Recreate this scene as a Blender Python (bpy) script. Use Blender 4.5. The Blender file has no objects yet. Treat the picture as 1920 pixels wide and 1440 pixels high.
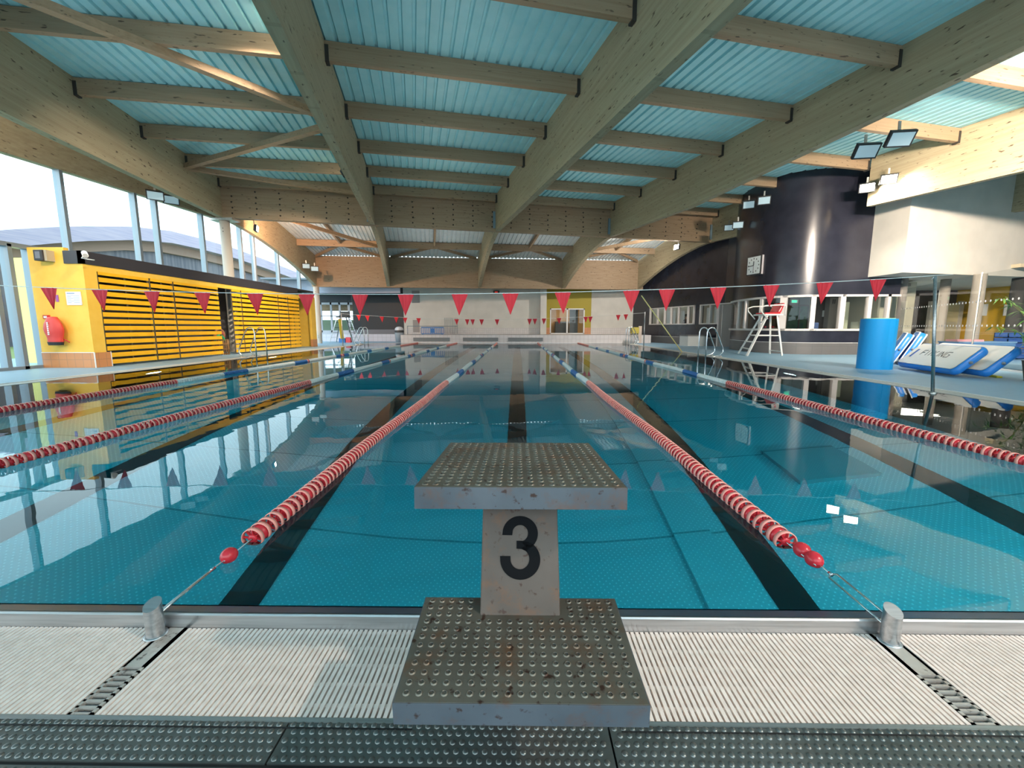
import bpy, math, random
from mathutils import Vector, Matrix, noise
random.seed(7)
PI = math.pi
C = bpy.context.scene.collection
SC = bpy.context.scene

# ------------------------------------------------------------------ camera
F = 795.0                      # focal length in pixels of the 1920-wide frame
PITCH = math.atan(107 / F)
YAW = math.atan(10 / F)        # turned a little to the left
cam_d = bpy.data.cameras.new('camera')
cam_d.sensor_fit = 'HORIZONTAL'
cam_d.sensor_width = 36.0
cam_d.lens = 36.0 * F / 1920.0
cam_d.clip_start = 0.02
cam_d.clip_end = 300
cam = bpy.data.objects.new('camera', cam_d)
C.objects.link(cam)
cam.location = (0, 0, 1.0)
cam.rotation_euler = (PI / 2 - PITCH, 0, YAW)
SC.camera = cam

# ------------------------------------------------------------------ world
w = bpy.data.worlds.new('sky')
SC.world = w
w.use_nodes = True
nt = w.node_tree
bg = nt.nodes['Background']
tc = nt.nodes.new('ShaderNodeTexCoord')
mp = nt.nodes.new('ShaderNodeMapping'); mp.inputs['Scale'].default_value = (1, 1, 3)
nz = nt.nodes.new('ShaderNodeTexNoise'); nz.inputs['Scale'].default_value = 2.2; nz.inputs['Detail'].default_value = 4
cr = nt.nodes.new('ShaderNodeValToRGB')
cr.color_ramp.elements[0].position = 0.35; cr.color_ramp.elements[0].color = (0.60, 0.80, 0.88, 1)
cr.color_ramp.elements[1].position = 0.75; cr.color_ramp.elements[1].color = (0.82, 0.96, 1.0, 1)
nt.links.new(tc.outputs['Generated'], mp.inputs['Vector'])
nt.links.new(mp.outputs['Vector'], nz.inputs['Vector'])
nt.links.new(nz.outputs['Fac'], cr.inputs['Fac'])
nt.links.new(cr.outputs['Color'], bg.inputs['Color'])
# sky strength raised behind the viewer, added to light the hall from the rear
sy_ = nt.nodes.new('ShaderNodeSeparateXYZ'); nt.links.new(tc.outputs['Generated'], sy_.inputs['Vector'])
mr_ = nt.nodes.new('ShaderNodeMapRange'); mr_.interpolation_type = 'SMOOTHSTEP'
mr_.inputs['From Min'].default_value = .25; mr_.inputs['From Max'].default_value = -.75
mr_.inputs['To Min'].default_value = 2.8; mr_.inputs['To Max'].default_value = 4.5
nt.links.new(sy_.outputs['Y'], mr_.inputs['Value']); nt.links.new(mr_.outputs['Result'], bg.inputs['Strength'])

# ------------------------------------------------------------------ view
vs = SC.view_settings
vs.view_transform = 'Standard'; vs.look = 'None'; vs.gamma = 1.0; vs.use_curve_mapping = False
vs.exposure = 0.25
SC.cycles.max_bounces = 10
SC.cycles.diffuse_bounces = 4
SC.cycles.glossy_bounces = 4
SC.cycles.transmission_bounces = 8
SC.cycles.transparent_max_bounces = 16
SC.cycles.volume_bounces = 0
SC.cycles.use_denoising = True
SC.cycles.sample_clamp_indirect = 6.0

# ------------------------------------------------------------------ lights of the hall
def area_light(name, loc, target, size, power, col=(1, 1, 1), spread=180, sy=None):
    d = bpy.data.lights.new(name, 'AREA')
    d.shape = 'RECTANGLE'; d.size = size; d.size_y = sy or size
    d.energy = power; d.color = col; d.spread = math.radians(spread)
    o = bpy.data.objects.new(name, d); C.objects.link(o)
    o.location = loc
    v = Vector(target) - Vector(loc)
    o.rotation_euler = v.to_track_quat('-Z', 'Y').to_euler()
    return o

HALL_LIGHTS = True
# ------------------------------------------------------------------ picture measures -> places
_M = cam.rotation_euler.to_matrix()
def ray(px, py):
    v = _M @ Vector(((px - 960) / F, -(py - 720) / F, -1.0))
    return v
def on_y(px, py, Y):
    v = ray(px, py); return Vector((0, 0, 1)) + v * (Y / v.y)
def on_z(px, py, z):
    v = ray(px, py); return Vector((0, 0, 1)) + v * ((z - 1) / v.z)
def on_x(px, py, X):
    v = ray(px, py); return Vector((0, 0, 1)) + v * (X / v.x)

# roof grid: u across the hall, s towards the viewer
TH = math.radians(13.5)
E1 = Vector((math.cos(TH), math.sin(TH), 0)); E2 = Vector((math.sin(TH), -math.cos(TH), 0))
O0 = Vector((-11.5, 17.0, 0))
def G(u, s, z=0.0):
    p = O0 + E1 * u + E2 * s
    return Vector((p.x, p.y, z))

# added fill without fixtures in every bay, facing up to brighten the ceiling
for k_, (u_, p_) in enumerate(((2.8, 62), (8.2, 66), (13.6, 66), (19.1, 60))):
    for s_ in (3.5, 9.5, 16.0):
        c_ = G(u_, s_, 3.3)
        o_ = area_light('ceiling_fill', tuple(c_), (c_.x, c_.y, 9), 1.2, p_ / 3, (1.0, .92, .82), 160, 5.0)
        o_.rotation_euler = (PI, 0, TH)
for x_, y_ in ((-9, 22), (-4, 23), (1.5, 24), (6.5, 25)):
    area_light('ceiling_fill', (x_, y_, 2.9), (x_, y_ + .01, 9), 3.0, 26, (1, .95, .88), 160)
# added underwater fill without fixtures, brightening the water from the pool sides
for x_ in (-7.5, -5, -2.5, 0, 2.5, 5):
    area_light('underwater_fill', (x_ + .6, 1.46, -1.0), (x_ + .6, 5.5, -2.4), .35, 12 if x_ < 2 else 34, (.9, 1, 1), 170)
for y_ in (5, 10, 15, 20, 24):
    area_light('underwater_fill', (-8.72, y_, -1.0), (-4, y_, -2.6), .35, 38, (.9, 1, 1), 170)
    area_light('underwater_fill', (6.42, y_, -1.0), (2, y_, -2.6), .35, 16, (.9, 1, 1), 170)

# ------------------------------------------------------------------ mesh builder
class MB:
    def __init__(s):
        s.v = []; s.f = []; s.m = []; s.sm = []
    def add(s, vs, fs, mi=0, smooth=False):
        b = len(s.v); s.v.extend([tuple(p) for p in vs])
        for f in fs:
            s.f.append(tuple(b + i for i in f)); s.m.append(mi); s.sm.append(smooth)
        return s
    def box(s, a, b, mi=0):
        x0, y0, z0 = min(a[0], b[0]), min(a[1], b[1]), min(a[2], b[2])
        x1, y1, z1 = max(a[0], b[0]), max(a[1], b[1]), max(a[2], b[2])
        return s.add([(x0,y0,z0),(x1,y0,z0),(x1,y1,z0),(x0,y1,z0),(x0,y0,z1),(x1,y0,z1),(x1,y1,z1),(x0,y1,z1)],
                     [(0,3,2,1),(4,5,6,7),(0,1,5,4),(1,2,6,5),(2,3,7,6),(3,0,4,7)], mi)
    def obox(s, c, ax, ay, az, mi=0):
        """box centred at c with half-axis vectors"""
        c = Vector(c); ax = Vector(ax); ay = Vector(ay); az = Vector(az)
        P = [c - ax - ay - az, c + ax - ay - az, c + ax + ay - az, c - ax + ay - az,
             c - ax - ay + az, c + ax - ay + az, c + ax + ay + az, c - ax + ay + az]
        return s.add(P, [(0,3,2,1),(4,5,6,7),(0,1,5,4),(1,2,6,5),(2,3,7,6),(3,0,4,7)], mi)
    def bar(s, p, q, wd, ht, mi=0, up=(0, 0, 1)):
        p = Vector(p); q = Vector(q); d = (q - p); L = d.length; d.normalize()
        up = Vector(up)
        sd = d.cross(up)
        if sd.length < 1e-4: sd = d.cross(Vector((1, 0, 0)))
        sd.normalize(); u2 = sd.cross(d).normalized()
        return s.obox((p + q) / 2, d * L / 2, sd * wd / 2, u2 * ht / 2, mi)
    def prism(s, poly, off, mi=0, smooth=False):
        """closed polygon (3d points) extruded by vector off"""
        n = len(poly); off = Vector(off)
        P = [Vector(p) for p in poly] + [Vector(p) + off for p in poly]
        fs = [tuple(reversed(range(n))), tuple(range(n, 2 * n))]
        fs += [(i, (i + 1) % n, (i + 1) % n + n, i + n) for i in range(n)]
        return s.add(P, fs, mi, smooth)
    def tube(s, path, r, seg=8, mi=0, closed=False, caps=True):
        path = [Vector(p) for p in path]; n = len(path)
        R = r if isinstance(r, (list, tuple)) else [r] * n
        b = len(s.v); prev = None
        for i, p in enumerate(path):
            if closed: t = path[(i + 1) % n] - path[i - 1]
            else: t = path[min(i + 1, n - 1)] - path[max(i - 1, 0)]
            t.normalize()
            if prev is None:
                a = Vector((0, 0, 1)) if abs(t.z) < .9 else Vector((1, 0, 0))
                nrm = t.cross(a).normalized()
            else:
                nrm = (prev - t * prev.dot(t)).normalized()
            prev = nrm; bn = t.cross(nrm)
            for k in range(seg):
                a = 2 * PI * k / seg
                s.v.append(tuple(p + (nrm * math.cos(a) + bn * math.sin(a)) * R[i]))
        for i in range(n if closed else n - 1):
            j = (i + 1) % n
            for k in range(seg):
                k2 = (k + 1) % seg
                s.f.append((b + i*seg + k, b + i*seg + k2, b + j*seg + k2, b + j*seg + k)); s.m.append(mi); s.sm.append(True)
        if caps and not closed:
            s.f.append(tuple(b + k for k in reversed(range(seg)))); s.m.append(mi); s.sm.append(False)
            s.f.append(tuple(b + (n-1)*seg + k for k in range(seg))); s.m.append(mi); s.sm.append(False)
        return s
    def lathe(s, c, prof, axis=(0, 0, 1), seg=16, mi=0, smooth=True, mis=None):
        """prof: (radius, height) pairs along axis from c"""
        c = Vector(c); ax = Vector(axis).normalized()
        a = Vector((1, 0, 0)) if abs(ax.x) < .9 else Vector((0, 1, 0))
        e1 = ax.cross(a).normalized(); e2 = ax.cross(e1)
        b = len(s.v)
        for (r, h) in prof:
            for k in range(seg):
                t = 2 * PI * k / seg
                s.v.append(tuple(c + ax * h + (e1 * math.cos(t) + e2 * math.sin(t)) * r))
        for i in range(len(prof) - 1):
            for k in range(seg):
                k2 = (k + 1) % seg
                s.f.append((b + i*seg + k, b + i*seg + k2, b + (i+1)*seg + k2, b + (i+1)*seg + k))
                s.m.append(mis[i] if mis else mi); s.sm.append(smooth)
        return s
    def cyl(s, p, q, r, seg=16, mi=0, r2=None):
        p = Vector(p); q = Vector(q); L = (q - p).length
        return s.lathe(p, [(0.0005, 0), (r, 0), (r, 0), (r2 if r2 is not None else r, L), (r2 if r2 is not None else r, L), (0.0005, L)], q - p, seg, mi)
    def sphere(s, c, r, seg=12, rings=8, mi=0, sc=(1, 1, 1)):
        b = len(s.v); c = Vector(c)
        for i in range(rings + 1):
            ph = PI * i / rings
            for k in range(seg):
                t = 2 * PI * k / seg
                s.v.append((c.x + r*sc[0]*math.sin(ph)*math.cos(t), c.y + r*sc[1]*math.sin(ph)*math.sin(t), c.z + r*sc[2]*math.cos(ph)))
        for i in range(rings):
            for k in range(seg):
                k2 = (k + 1) % seg
                s.f.append((b + i*seg + k, b + (i+1)*seg + k, b + (i+1)*seg + k2, b + i*seg + k2)); s.m.append(mi); s.sm.append(True)
        return s
    def quad(s, a, b, c, d, mi=0):
        return s.add([a, b, c, d], [(0, 1, 2, 3)], mi)
    def build(s, name, mats, parent=None, bevel=0.0, origin=None):
        me = bpy.data.meshes.new(name)
        vs_ = s.v
        if origin is not None:
            o_ = Vector(origin); vs_ = [(v[0]-o_.x, v[1]-o_.y, v[2]-o_.z) for v in s.v]
        me.from_pydata(vs_, [], s.f)
        for mm in (mats if isinstance(mats, (list, tuple)) else [mats]): me.materials.append(mm)
        me.polygons.foreach_set('material_index', s.m)
        me.polygons.foreach_set('use_smooth', s.sm)
        me.update()
        o = bpy.data.objects.new(name, me); C.objects.link(o)
        if origin is not None: o.location = origin
        if parent is not None:
            o.parent = parent
            if origin is None:
                # keep world-space coordinates for parts written in world space
                o.matrix_parent_inverse = Matrix.Translation(-Vector(parent.location)) if parent.rotation_euler.z == 0 else (Matrix.Translation(parent.location) @ parent.rotation_euler.to_matrix().to_4x4()).inverted()
        if bevel:
            bm_ = o.modifiers.new('b', 'BEVEL'); bm_.width = bevel; bm_.segments = 2; bm_.limit_method = 'ANGLE'
        return o
def tag(o, label, cat, group=None, kind=None):
    o['label'] = label; o['category'] = cat
    if group: o['group'] = group
    if kind: o['kind'] = kind
    return o
def struct(o):
    o['kind'] = 'structure'; return o
def empty(name, loc, label, cat, group=None, rz=0):
    o = bpy.data.objects.new(name, None); C.objects.link(o)
    o.location = loc; o.rotation_euler = (0, 0, rz); o.empty_display_size = .1
    return tag(o, label, cat, group)

# ------------------------------------------------------------------ materials
def mat(name, col=(.5, .5, .5), rough=.5, metal=0.0, spec=.5, emit=None, es=1.0, coat=0.0):
    m = bpy.data.materials.new(name); m.use_nodes = True
    b = m.node_tree.nodes['Principled BSDF']
    b.inputs['Base Color'].default_value = (*col, 1); b.inputs['Roughness'].default_value = rough
    b.inputs['Metallic'].default_value = metal; b.inputs['Specular IOR Level'].default_value = spec
    if coat: b.inputs['Coat Weight'].default_value = coat; b.inputs['Coat Roughness'].default_value = .08
    if emit: b.inputs['Emission Color'].default_value = (*emit, 1); b.inputs['Emission Strength'].default_value = es
    return m
def N(m, t, **kw):
    n = m.node_tree.nodes.new(t)
    for k, v in kw.items(): setattr(n, k, v)
    return n
def L(m, a, b): m.node_tree.links.new(a, b)
def coords(m, scale=(1, 1, 1), rot=(0, 0, 0)):
    t = N(m, 'ShaderNodeTexCoord'); p = N(m, 'ShaderNodeMapping')
    p.inputs['Scale'].default_value = scale; p.inputs['Rotation'].default_value = rot
    L(m, t.outputs['Object'], p.inputs['Vector']); return p.outputs['Vector']
def noisy(name, c1, c2, scale=5, rough=.5, metal=0, bump=0, mscale=(1, 1, 1), rot=(0, 0, 0), detail=4, lo=.35, hi=.65, spec=.5, rvar=0, coat=0):
    m = mat(name, c1, rough, metal, spec, coat=coat); b = m.node_tree.nodes['Principled BSDF']
    v = coords(m, mscale, rot)
    n = N(m, 'ShaderNodeTexNoise'); n.inputs['Scale'].default_value = scale; n.inputs['Detail'].default_value = detail
    L(m, v, n.inputs['Vector'])
    r = N(m, 'ShaderNodeValToRGB'); r.color_ramp.elements[0].position = lo; r.color_ramp.elements[1].position = hi
    r.color_ramp.elements[0].color = (*c1, 1); r.color_ramp.elements[1].color = (*c2, 1)
    L(m, n.outputs['Fac'], r.inputs['Fac']); L(m, r.outputs['Color'], b.inputs['Base Color'])
    if bump:
        bp = N(m, 'ShaderNodeBump'); bp.inputs['Strength'].default_value = bump; bp.inputs['Distance'].default_value = .01
        L(m, n.outputs['Fac'], bp.inputs['Height']); L(m, bp.outputs['Normal'], b.inputs['Normal'])
    if rvar:
        mr = N(m, 'ShaderNodeMapRange'); mr.inputs['To Min'].default_value = rough; mr.inputs['To Max'].default_value = rough + rvar
        L(m, n.outputs['Fac'], mr.inputs['Value']); L(m, mr.outputs['Result'], b.inputs['Roughness'])
    return m
def mixc(m, fac, a, b):
    x = N(m, 'ShaderNodeMix'); x.data_type = 'RGBA'
    for k, s_ in ((0, fac), (6, a), (7, b)):
        if isinstance(s_, (tuple, float, int)):
            x.inputs[k].default_value = (*s_, 1) if isinstance(s_, tuple) else s_
        else: L(m, s_, x.inputs[k])
    return x.outputs[2]
def wood(name, c1, c2, along='y', flecks=True):
    m = mat(name, c1, .6, spec=.3); b = m.node_tree.nodes['Principled BSDF']
    sc = (14, .5, 14) if along == 'y' else (.5, 14, 14)
    v = coords(m, sc, (0, 0, TH if along == 'y' else -TH))
    t = N(m, 'ShaderNodeTexCoord'); p = N(m, 'ShaderNodeMapping'); p.inputs['Rotation'].default_value = (0, 0, -TH)
    L(m, t.outputs['Object'], p.inputs['Vector'])
    p2 = N(m, 'ShaderNodeMapping'); p2.inputs['Scale'].default_value = sc
    L(m, p.outputs['Vector'], p2.inputs['Vector'])
    n = N(m, 'ShaderNodeTexNoise'); n.inputs['Scale'].default_value = 1.3; n.inputs['Detail'].default_value = 5
    L(m, p2.outputs['Vector'], n.inputs['Vector'])
    r = N(m, 'ShaderNodeValToRGB'); r.color_ramp.elements[0].position = .3; r.color_ramp.elements[1].position = .7
    r.color_ramp.elements[0].color = (*c1, 1); r.color_ramp.elements[1].color = (*c2, 1)
    L(m, n.outputs['Fac'], r.inputs['Fac'])
    # glue lines every 45 mm in height
    sx = N(m, 'ShaderNodeSeparateXYZ'); L(m, t.outputs['Object'], sx.inputs['Vector'])
    f1 = N(m, 'ShaderNodeMath', operation='MULTIPLY'); f1.inputs[1].default_value = 1 / .045
    f2 = N(m, 'ShaderNodeMath', operation='FRACT'); f3 = N(m, 'ShaderNodeMath', operation='LESS_THAN'); f3.inputs[1].default_value = .07
    L(m, sx.outputs['Z'], f1.inputs[0]); L(m, f1.outputs[0], f2.inputs[0]); L(m, f2.outputs[0], f3.inputs[0])
    f4 = N(m, 'ShaderNodeMath', operation='MULTIPLY'); f4.inputs[1].default_value = .25; L(m, f3.outputs[0], f4.inputs[0])
    c = mixc(m, f4.outputs[0], r.outputs['Color'], tuple(x * .5 for x in c1))
    if flecks:
        v2 = N(m, 'ShaderNodeMapping'); v2.inputs['Scale'].default_value = (9, 3.2, 14) if along == 'y' else (3.2, 9, 14)
        L(m, p.outputs['Vector'], v2.inputs['Vector'])
        n2 = N(m, 'ShaderNodeTexNoise'); n2.inputs['Scale'].default_value = 1.6; n2.inputs['Detail'].default_value = 2
        L(m, v2.outputs['Vector'], n2.inputs['Vector'])
        r2 = N(m, 'ShaderNodeMapRange'); r2.inputs['From Min'].default_value = .65; r2.inputs['From Max'].default_value = .72
        L(m, n2.outputs['Fac'], r2.inputs['Value'])
        c = mixc(m, r2.outputs['Result'], c, (.10, .07, .045))
    L(m, c, b.inputs['Base Color']); return m
def tiles(name, c, grout, size, rough=.3, vertical='z', gw=.03):
    """square tiles; pattern on (x,y) for floors or (x+y, z) for walls"""
    m = mat(name, c, rough); b = m.node_tree.nodes['Principled BSDF']
    t = N(m, 'ShaderNodeTexCoord'); sx = N(m, 'ShaderNodeSeparateXYZ'); L(m, t.outputs['Object'], sx.inputs['Vector'])
    cx = N(m, 'ShaderNodeCombineXYZ')
    if vertical == 'z':
        ad = N(m, 'ShaderNodeMath', operation='ADD'); L(m, sx.outputs['X'], ad.inputs[0]); L(m, sx.outputs['Y'], ad.inputs[1])
        L(m, ad.outputs[0], cx.inputs['X']); L(m, sx.outputs['Z'], cx.inputs['Y'])
    else:
        L(m, sx.outputs['X'], cx.inputs['X']); L(m, sx.outputs['Y'], cx.inputs['Y'])
    k = N(m, 'ShaderNodeTexBrick'); k.offset = 0; k.inputs['Scale'].default_value = 1
    k.inputs['Brick Width'].default_value = size; k.inputs['Row Height'].default_value = size
    k.inputs['Mortar Size'].default_value = size * gw; k.inputs['Color1'].default_value = (*c, 1)
    k.inputs['Color2'].default_value = (*[x * .93 for x in c], 1); k.inputs['Mortar'].default_value = (*grout, 1)
    L(m, cx.outputs['Vector'], k.inputs['Vector']); L(m, k.outputs['Color'], b.inputs['Base Color'])
    return m
def glass(name, tint=(.95, 1, 1), amt=1.0):
    m = bpy.data.materials.new(name); m.use_nodes = True
    t = m.node_tree; t.nodes.clear()
    o = t.nodes.new('ShaderNodeOutputMaterial'); tr = t.nodes.new('ShaderNodeBsdfTransparent'); tr.inputs['Color'].default_value = (*tint, 1)
    g = t.nodes.new('ShaderNodeBsdfGlossy'); g.inputs['Roughness'].default_value = .02
    fr = t.nodes.new('ShaderNodeFresnel'); fr.inputs['IOR'].default_value = 1.45
    mx = t.nodes.new('ShaderNodeMixShader')
    t.links.new(fr.outputs[0], mx.inputs[0]); t.links.new(tr.outputs[0], mx.inputs[1]); t.links.new(g.outputs[0], mx.inputs[2]); t.links.new(mx.outputs[0], o.inputs[0])
    return m

WOODY = wood('glulam_along', (.36, .29, .185), (.44, .37, .24), 'y')
WOODX = wood('glulam_across', (.30, .205, .125), (.37, .265, .17), 'x')
DECKTEAL = noisy('sheet_roof_teal_lit', (.33, .68, .745), (.39, .73, .79), 3, .45)  # white sheet; teal light off the pool put into its colour
STEEL = noisy('stainless', (.50, .49, .47), (.62, .60, .58), 6, .28, .85, mscale=(1, 1, 1), rvar=.15)
BRUSH = noisy('brushed_stainless', (.45, .45, .46), (.6, .6, .61), 3, .30, .9, mscale=(1, 30, 30), rvar=.1)
CHROME = mat('polished_steel', (.75, .76, .78), .15, 1.0)
DARKM = mat('dark_metal', (.03, .03, .032), .5)
BLACK = mat('black_rubber', (.012, .012, .013), .6)
WHITE = mat('white_paint', (.78, .77, .75), .4)
ALU = mat('grey_aluminium', (.22, .27, .31), .4, .3)
REDF = noisy('red_nylon', (.85, .025, .045), (.70, .015, .03), 30, .6, mscale=(1, 1, .1))
SALM = mat('salmon_plastic', (.92, .36, .30), .35)
REDP = mat('red_plastic', (.62, .03, .045), .25)
BLUEP = mat('blue_plastic', (.03, .16, .45), .35)
WHTP = mat('white_plastic', (.82, .84, .82), .35)
YEL = noisy('yellow_render', (.86, .50, .06), (.90, .55, .08), 4, .6)
YELS = noisy('yellow_slat_paint', (.88, .44, .008), (.92, .50, .012), 3, .45)
ORT = tiles('orange_tiles', (.62, .26, .10), (.40, .20, .10), .2, .35)
WHT_T = tiles('white_wall_tiles', (.66, .62, .60), (.42, .38, .38), .15, .3)
NAVY = noisy('dark_navy_gloss_wall', (.017, .018, .029), (.024, .025, .038), 2, .24, bump=.05)
GREYT = tiles('grey_plinth_tiles', (.13, .125, .125), (.11, .11, .11), .3, .5)
PALEW = noisy('pale_wall', (.60, .575, .52), (.66, .63, .57), 1.5, .55)
DECKB = tiles('pale_blue_deck_tiles', (.27, .45, .60), (.23, .40, .54), .1, .45, 'xy', .05)
GUTT = noisy('gutter_grating', (.42, .42, .40), (.52, .51, .49), 40, .5, mscale=(.3, 8, 1))
GLASSM = glass('window_glass', (.93, .98, 1.0))
GLASSC = glass('clear_glass', (.90, .93, .92))
INTD = mat('interior_dark', (.07, .065, .065), .6)
EXITG = mat('exit_green', (.02, .5, .2), .4, emit=(.05, .9, .4), es=1.2)

# steel plate with rust stains (starting block)
def rusty(name, base1, base2, metal, rough, amt=.5):
    m = noisy(name, base1, base2, 5, rough, metal, rvar=.15)
    b = m.node_tree.nodes['Principled BSDF']
    src = b.inputs['Base Color'].links[0].from_socket
    v = coords(m)
    n = N(m, 'ShaderNodeTexNoise'); n.inputs['Scale'].default_value = 9; n.inputs['Detail'].default_value = 8; n.inputs['Roughness'].default_value = .7
    L(m, v, n.inputs['Vector'])
    r = N(m, 'ShaderNodeMapRange'); r.inputs['From Min'].default_value = .52; r.inputs['From Max'].default_value = .70; r.inputs['To Max'].default_value = amt * .8
    L(m, n.outputs['Fac'], r.inputs['Value'])
    c = mixc(m, r.outputs['Result'], src, (.22, .085, .03))
    n3 = N(m, 'ShaderNodeTexNoise'); n3.inputs['Scale'].default_value = 55; n3.inputs['Detail'].default_value = 3; L(m, v, n3.inputs['Vector'])
    r3 = N(m, 'ShaderNodeMapRange'); r3.inputs['From Min'].default_value = .62; r3.inputs['From Max'].default_value = .72; r3.inputs['To Max'].default_value = amt * 1.3
    L(m, n3.outputs['Fac'], r3.inputs['Value'])
    c = mixc(m, r3.outputs['Result'], c, (.07, .035, .025))
    L(m, c, b.inputs['Base Color']); return m
PLATE = rusty('worn_steel_tread', (.15, .135, .11), (.21, .19, .155), .6, .36, .85)
PLATES = rusty('block_side_steel', (.10, .105, .118), (.15, .155, .17), .5, .45, .75)
POSTM = rusty('block_post_steel', (.095, .070, .057), (.135, .102, .085), .4, .48, .85)

# pool floor: embossed stainless seen through blue water
def pool_mat(name, c, dot, scale=22):
    m = mat(name, c, .45, .0, .4); b = m.node_tree.nodes['Principled BSDF']
    v = coords(m, (scale, scale, scale), (0, 0, PI / 4))
    vo = N(m, 'ShaderNodeTexVoronoi'); vo.inputs['Scale'].default_value = 1; vo.inputs['Randomness'].default_value = 0
    L(m, v, vo.inputs['Vector'])
    r = N(m, 'ShaderNodeMapRange'); r.inputs['From Min'].default_value = .22; r.inputs['From Max'].default_value = .12
    L(m, vo.outputs['Distance'], r.inputs['Value'])
    # sheet joints, 3 m apart along the pool and 1.25 m across
    t = N(m, 'ShaderNodeTexCoord')
    k = N(m, 'ShaderNodeTexBrick'); k.offset = 0; k.inputs['Scale'].default_value = 1
    k.inputs['Brick Width'].default_value = 7.5; k.inputs['Row Height'].default_value = 1.5; k.inputs['Mortar Size'].default_value = .012
    k.inputs['Color1'].default_value = (1, 1, 1, 1); k.inputs['Color2'].default_value = (.93, .93, .93, 1); k.inputs['Mortar'].default_value = (.45, .45, .45, 1)
    L(m, t.outputs['Object'], k.inputs['Vector'])
    c1 = mixc(m, r.outputs['Result'], c, dot)
    mu = N(m, 'ShaderNodeMix'); mu.data_type = 'RGBA'; mu.blend_type = 'MULTIPLY'; mu.inputs[0].default_value = 1
    L(m, c1, mu.inputs[6]); L(m, k.outputs['Color'], mu.inputs[7])
    L(m, mu.outputs[2], b.inputs['Base Color'])
    return m
POOLF = pool_mat('pool_steel', (.60, .62, .61), (.95, .97, .95))
POOLB = pool_mat('pool_black_line', (.02, .02, .022), (.10, .10, .105))
# water
WAT = bpy.data.materials.new('water'); WAT.use_nodes = True
_t = WAT.node_tree; _t.nodes.clear()
_o = _t.nodes.new('ShaderNodeOutputMaterial')
_rf = _t.nodes.new('ShaderNodeBsdfRefraction'); _rf.inputs['IOR'].default_value = 1.333; _rf.inputs['Roughness'].default_value = 0
_gl = _t.nodes.new('ShaderNodeBsdfGlossy'); _gl.inputs['Roughness'].default_value = 0.0; _gl.distribution = 'GGX'
_fr = _t.nodes.new('ShaderNodeFresnel'); _fr.inputs['IOR'].default_value = 1.333
_mx = _t.nodes.new('ShaderNodeMixShader')
_tc = _t.nodes.new('ShaderNodeTexCoord'); _nz = _t.nodes.new('ShaderNodeTexNoise'); _nz.inputs['Scale'].default_value = 2.2; _nz.inputs['Detail'].default_value = 2
_bp = _t.nodes.new('ShaderNodeBump'); _bp.inputs['Strength'].default_value = .12; _bp.inputs['Distance'].default_value = .01
_t.links.new(_tc.outputs['Object'], _nz.inputs['Vector']); _t.links.new(_nz.outputs['Fac'], _bp.inputs['Height'])
for n_ in (_rf, _gl, _fr): _t.links.new(_bp.outputs['Normal'], n_.inputs['Normal'])
_t.links.new(_fr.outputs[0], _mx.inputs[0]); _t.links.new(_rf.outputs[0], _mx.inputs[1]); _t.links.new(_gl.outputs[0], _mx.inputs[2])
_t.links.new(_mx.outputs[0], _o.inputs['Surface'])
_va = _t.nodes.new('ShaderNodeVolumeAbsorption'); _va.inputs['Color'].default_value = (.0, .865, .95, 1); _va.inputs['Density'].default_value = .44
_t.links.new(_va.outputs[0], _o.inputs['Volume'])

# ------------------------------------------------------------------ pool and decks
PX0, PX1, PY0, PY1, PD = -8.75, 6.45, 1.405, 26.5, -3.0
ZG = -.03   # level of the grating and the near deck
b = MB()
b.quad((PX0, PY0, PD), (PX1, PY0, PD), (PX1, PY1, PD), (PX0, PY1, PD))
b.quad((PX0, PY0, PD), (PX0, PY1, PD), (PX0, PY1, .0), (PX0, PY0, .0))
b.quad((PX1, PY1, PD), (PX1, PY0, PD), (PX1, PY0, .0), (PX1, PY1, .0))
b.quad((PX1, PY0, PD), (PX0, PY0, PD), (PX0, PY0, .0), (PX1, PY0, .0))
b.quad((PX0, PY1, PD), (PX1, PY1, PD), (PX1, PY1, .0), (PX0, PY1, .0))
struct(b.build('floor_pool', POOLF))
for i, x in enumerate((-7.5, -5, -2.5, 0, 2.5, 5)):
    b = MB(); b.box((x - .16, PY0 + 1.0, PD), (x + .16, PY1 - 2, PD + .012)); b.box((x - .5, PY0 + 1.0, PD), (x + .5, PY0 + 1.3, PD + .014))
    struct(b.build('floor_line', POOLB))
# raised channel cover beside lane line and drain hatch
b = MB(); b.box((1.75, PY0, PD), (2.15, PY1, PD + .05)); struct(b.build('floor_channel', POOLF))
b = MB()
hx, hy = 4.05, 5.6
b.box((hx - .5, hy - .45, PD), (hx + .5, hy + .45, PD + .10))
struct(b.build('floor_hatch', pool_mat('hatch_steel', (.42, .43, .42), (.5, .5, .5), 40)))
wb = MB()
wb.box((PX0, PY0, PD - .05), (PX1, PY1, 0.0))
water = wb.build('pool_water', WAT)
tag(water, 'clear turquoise water filling the long swimming pool', 'water', kind='stuff')

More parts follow.
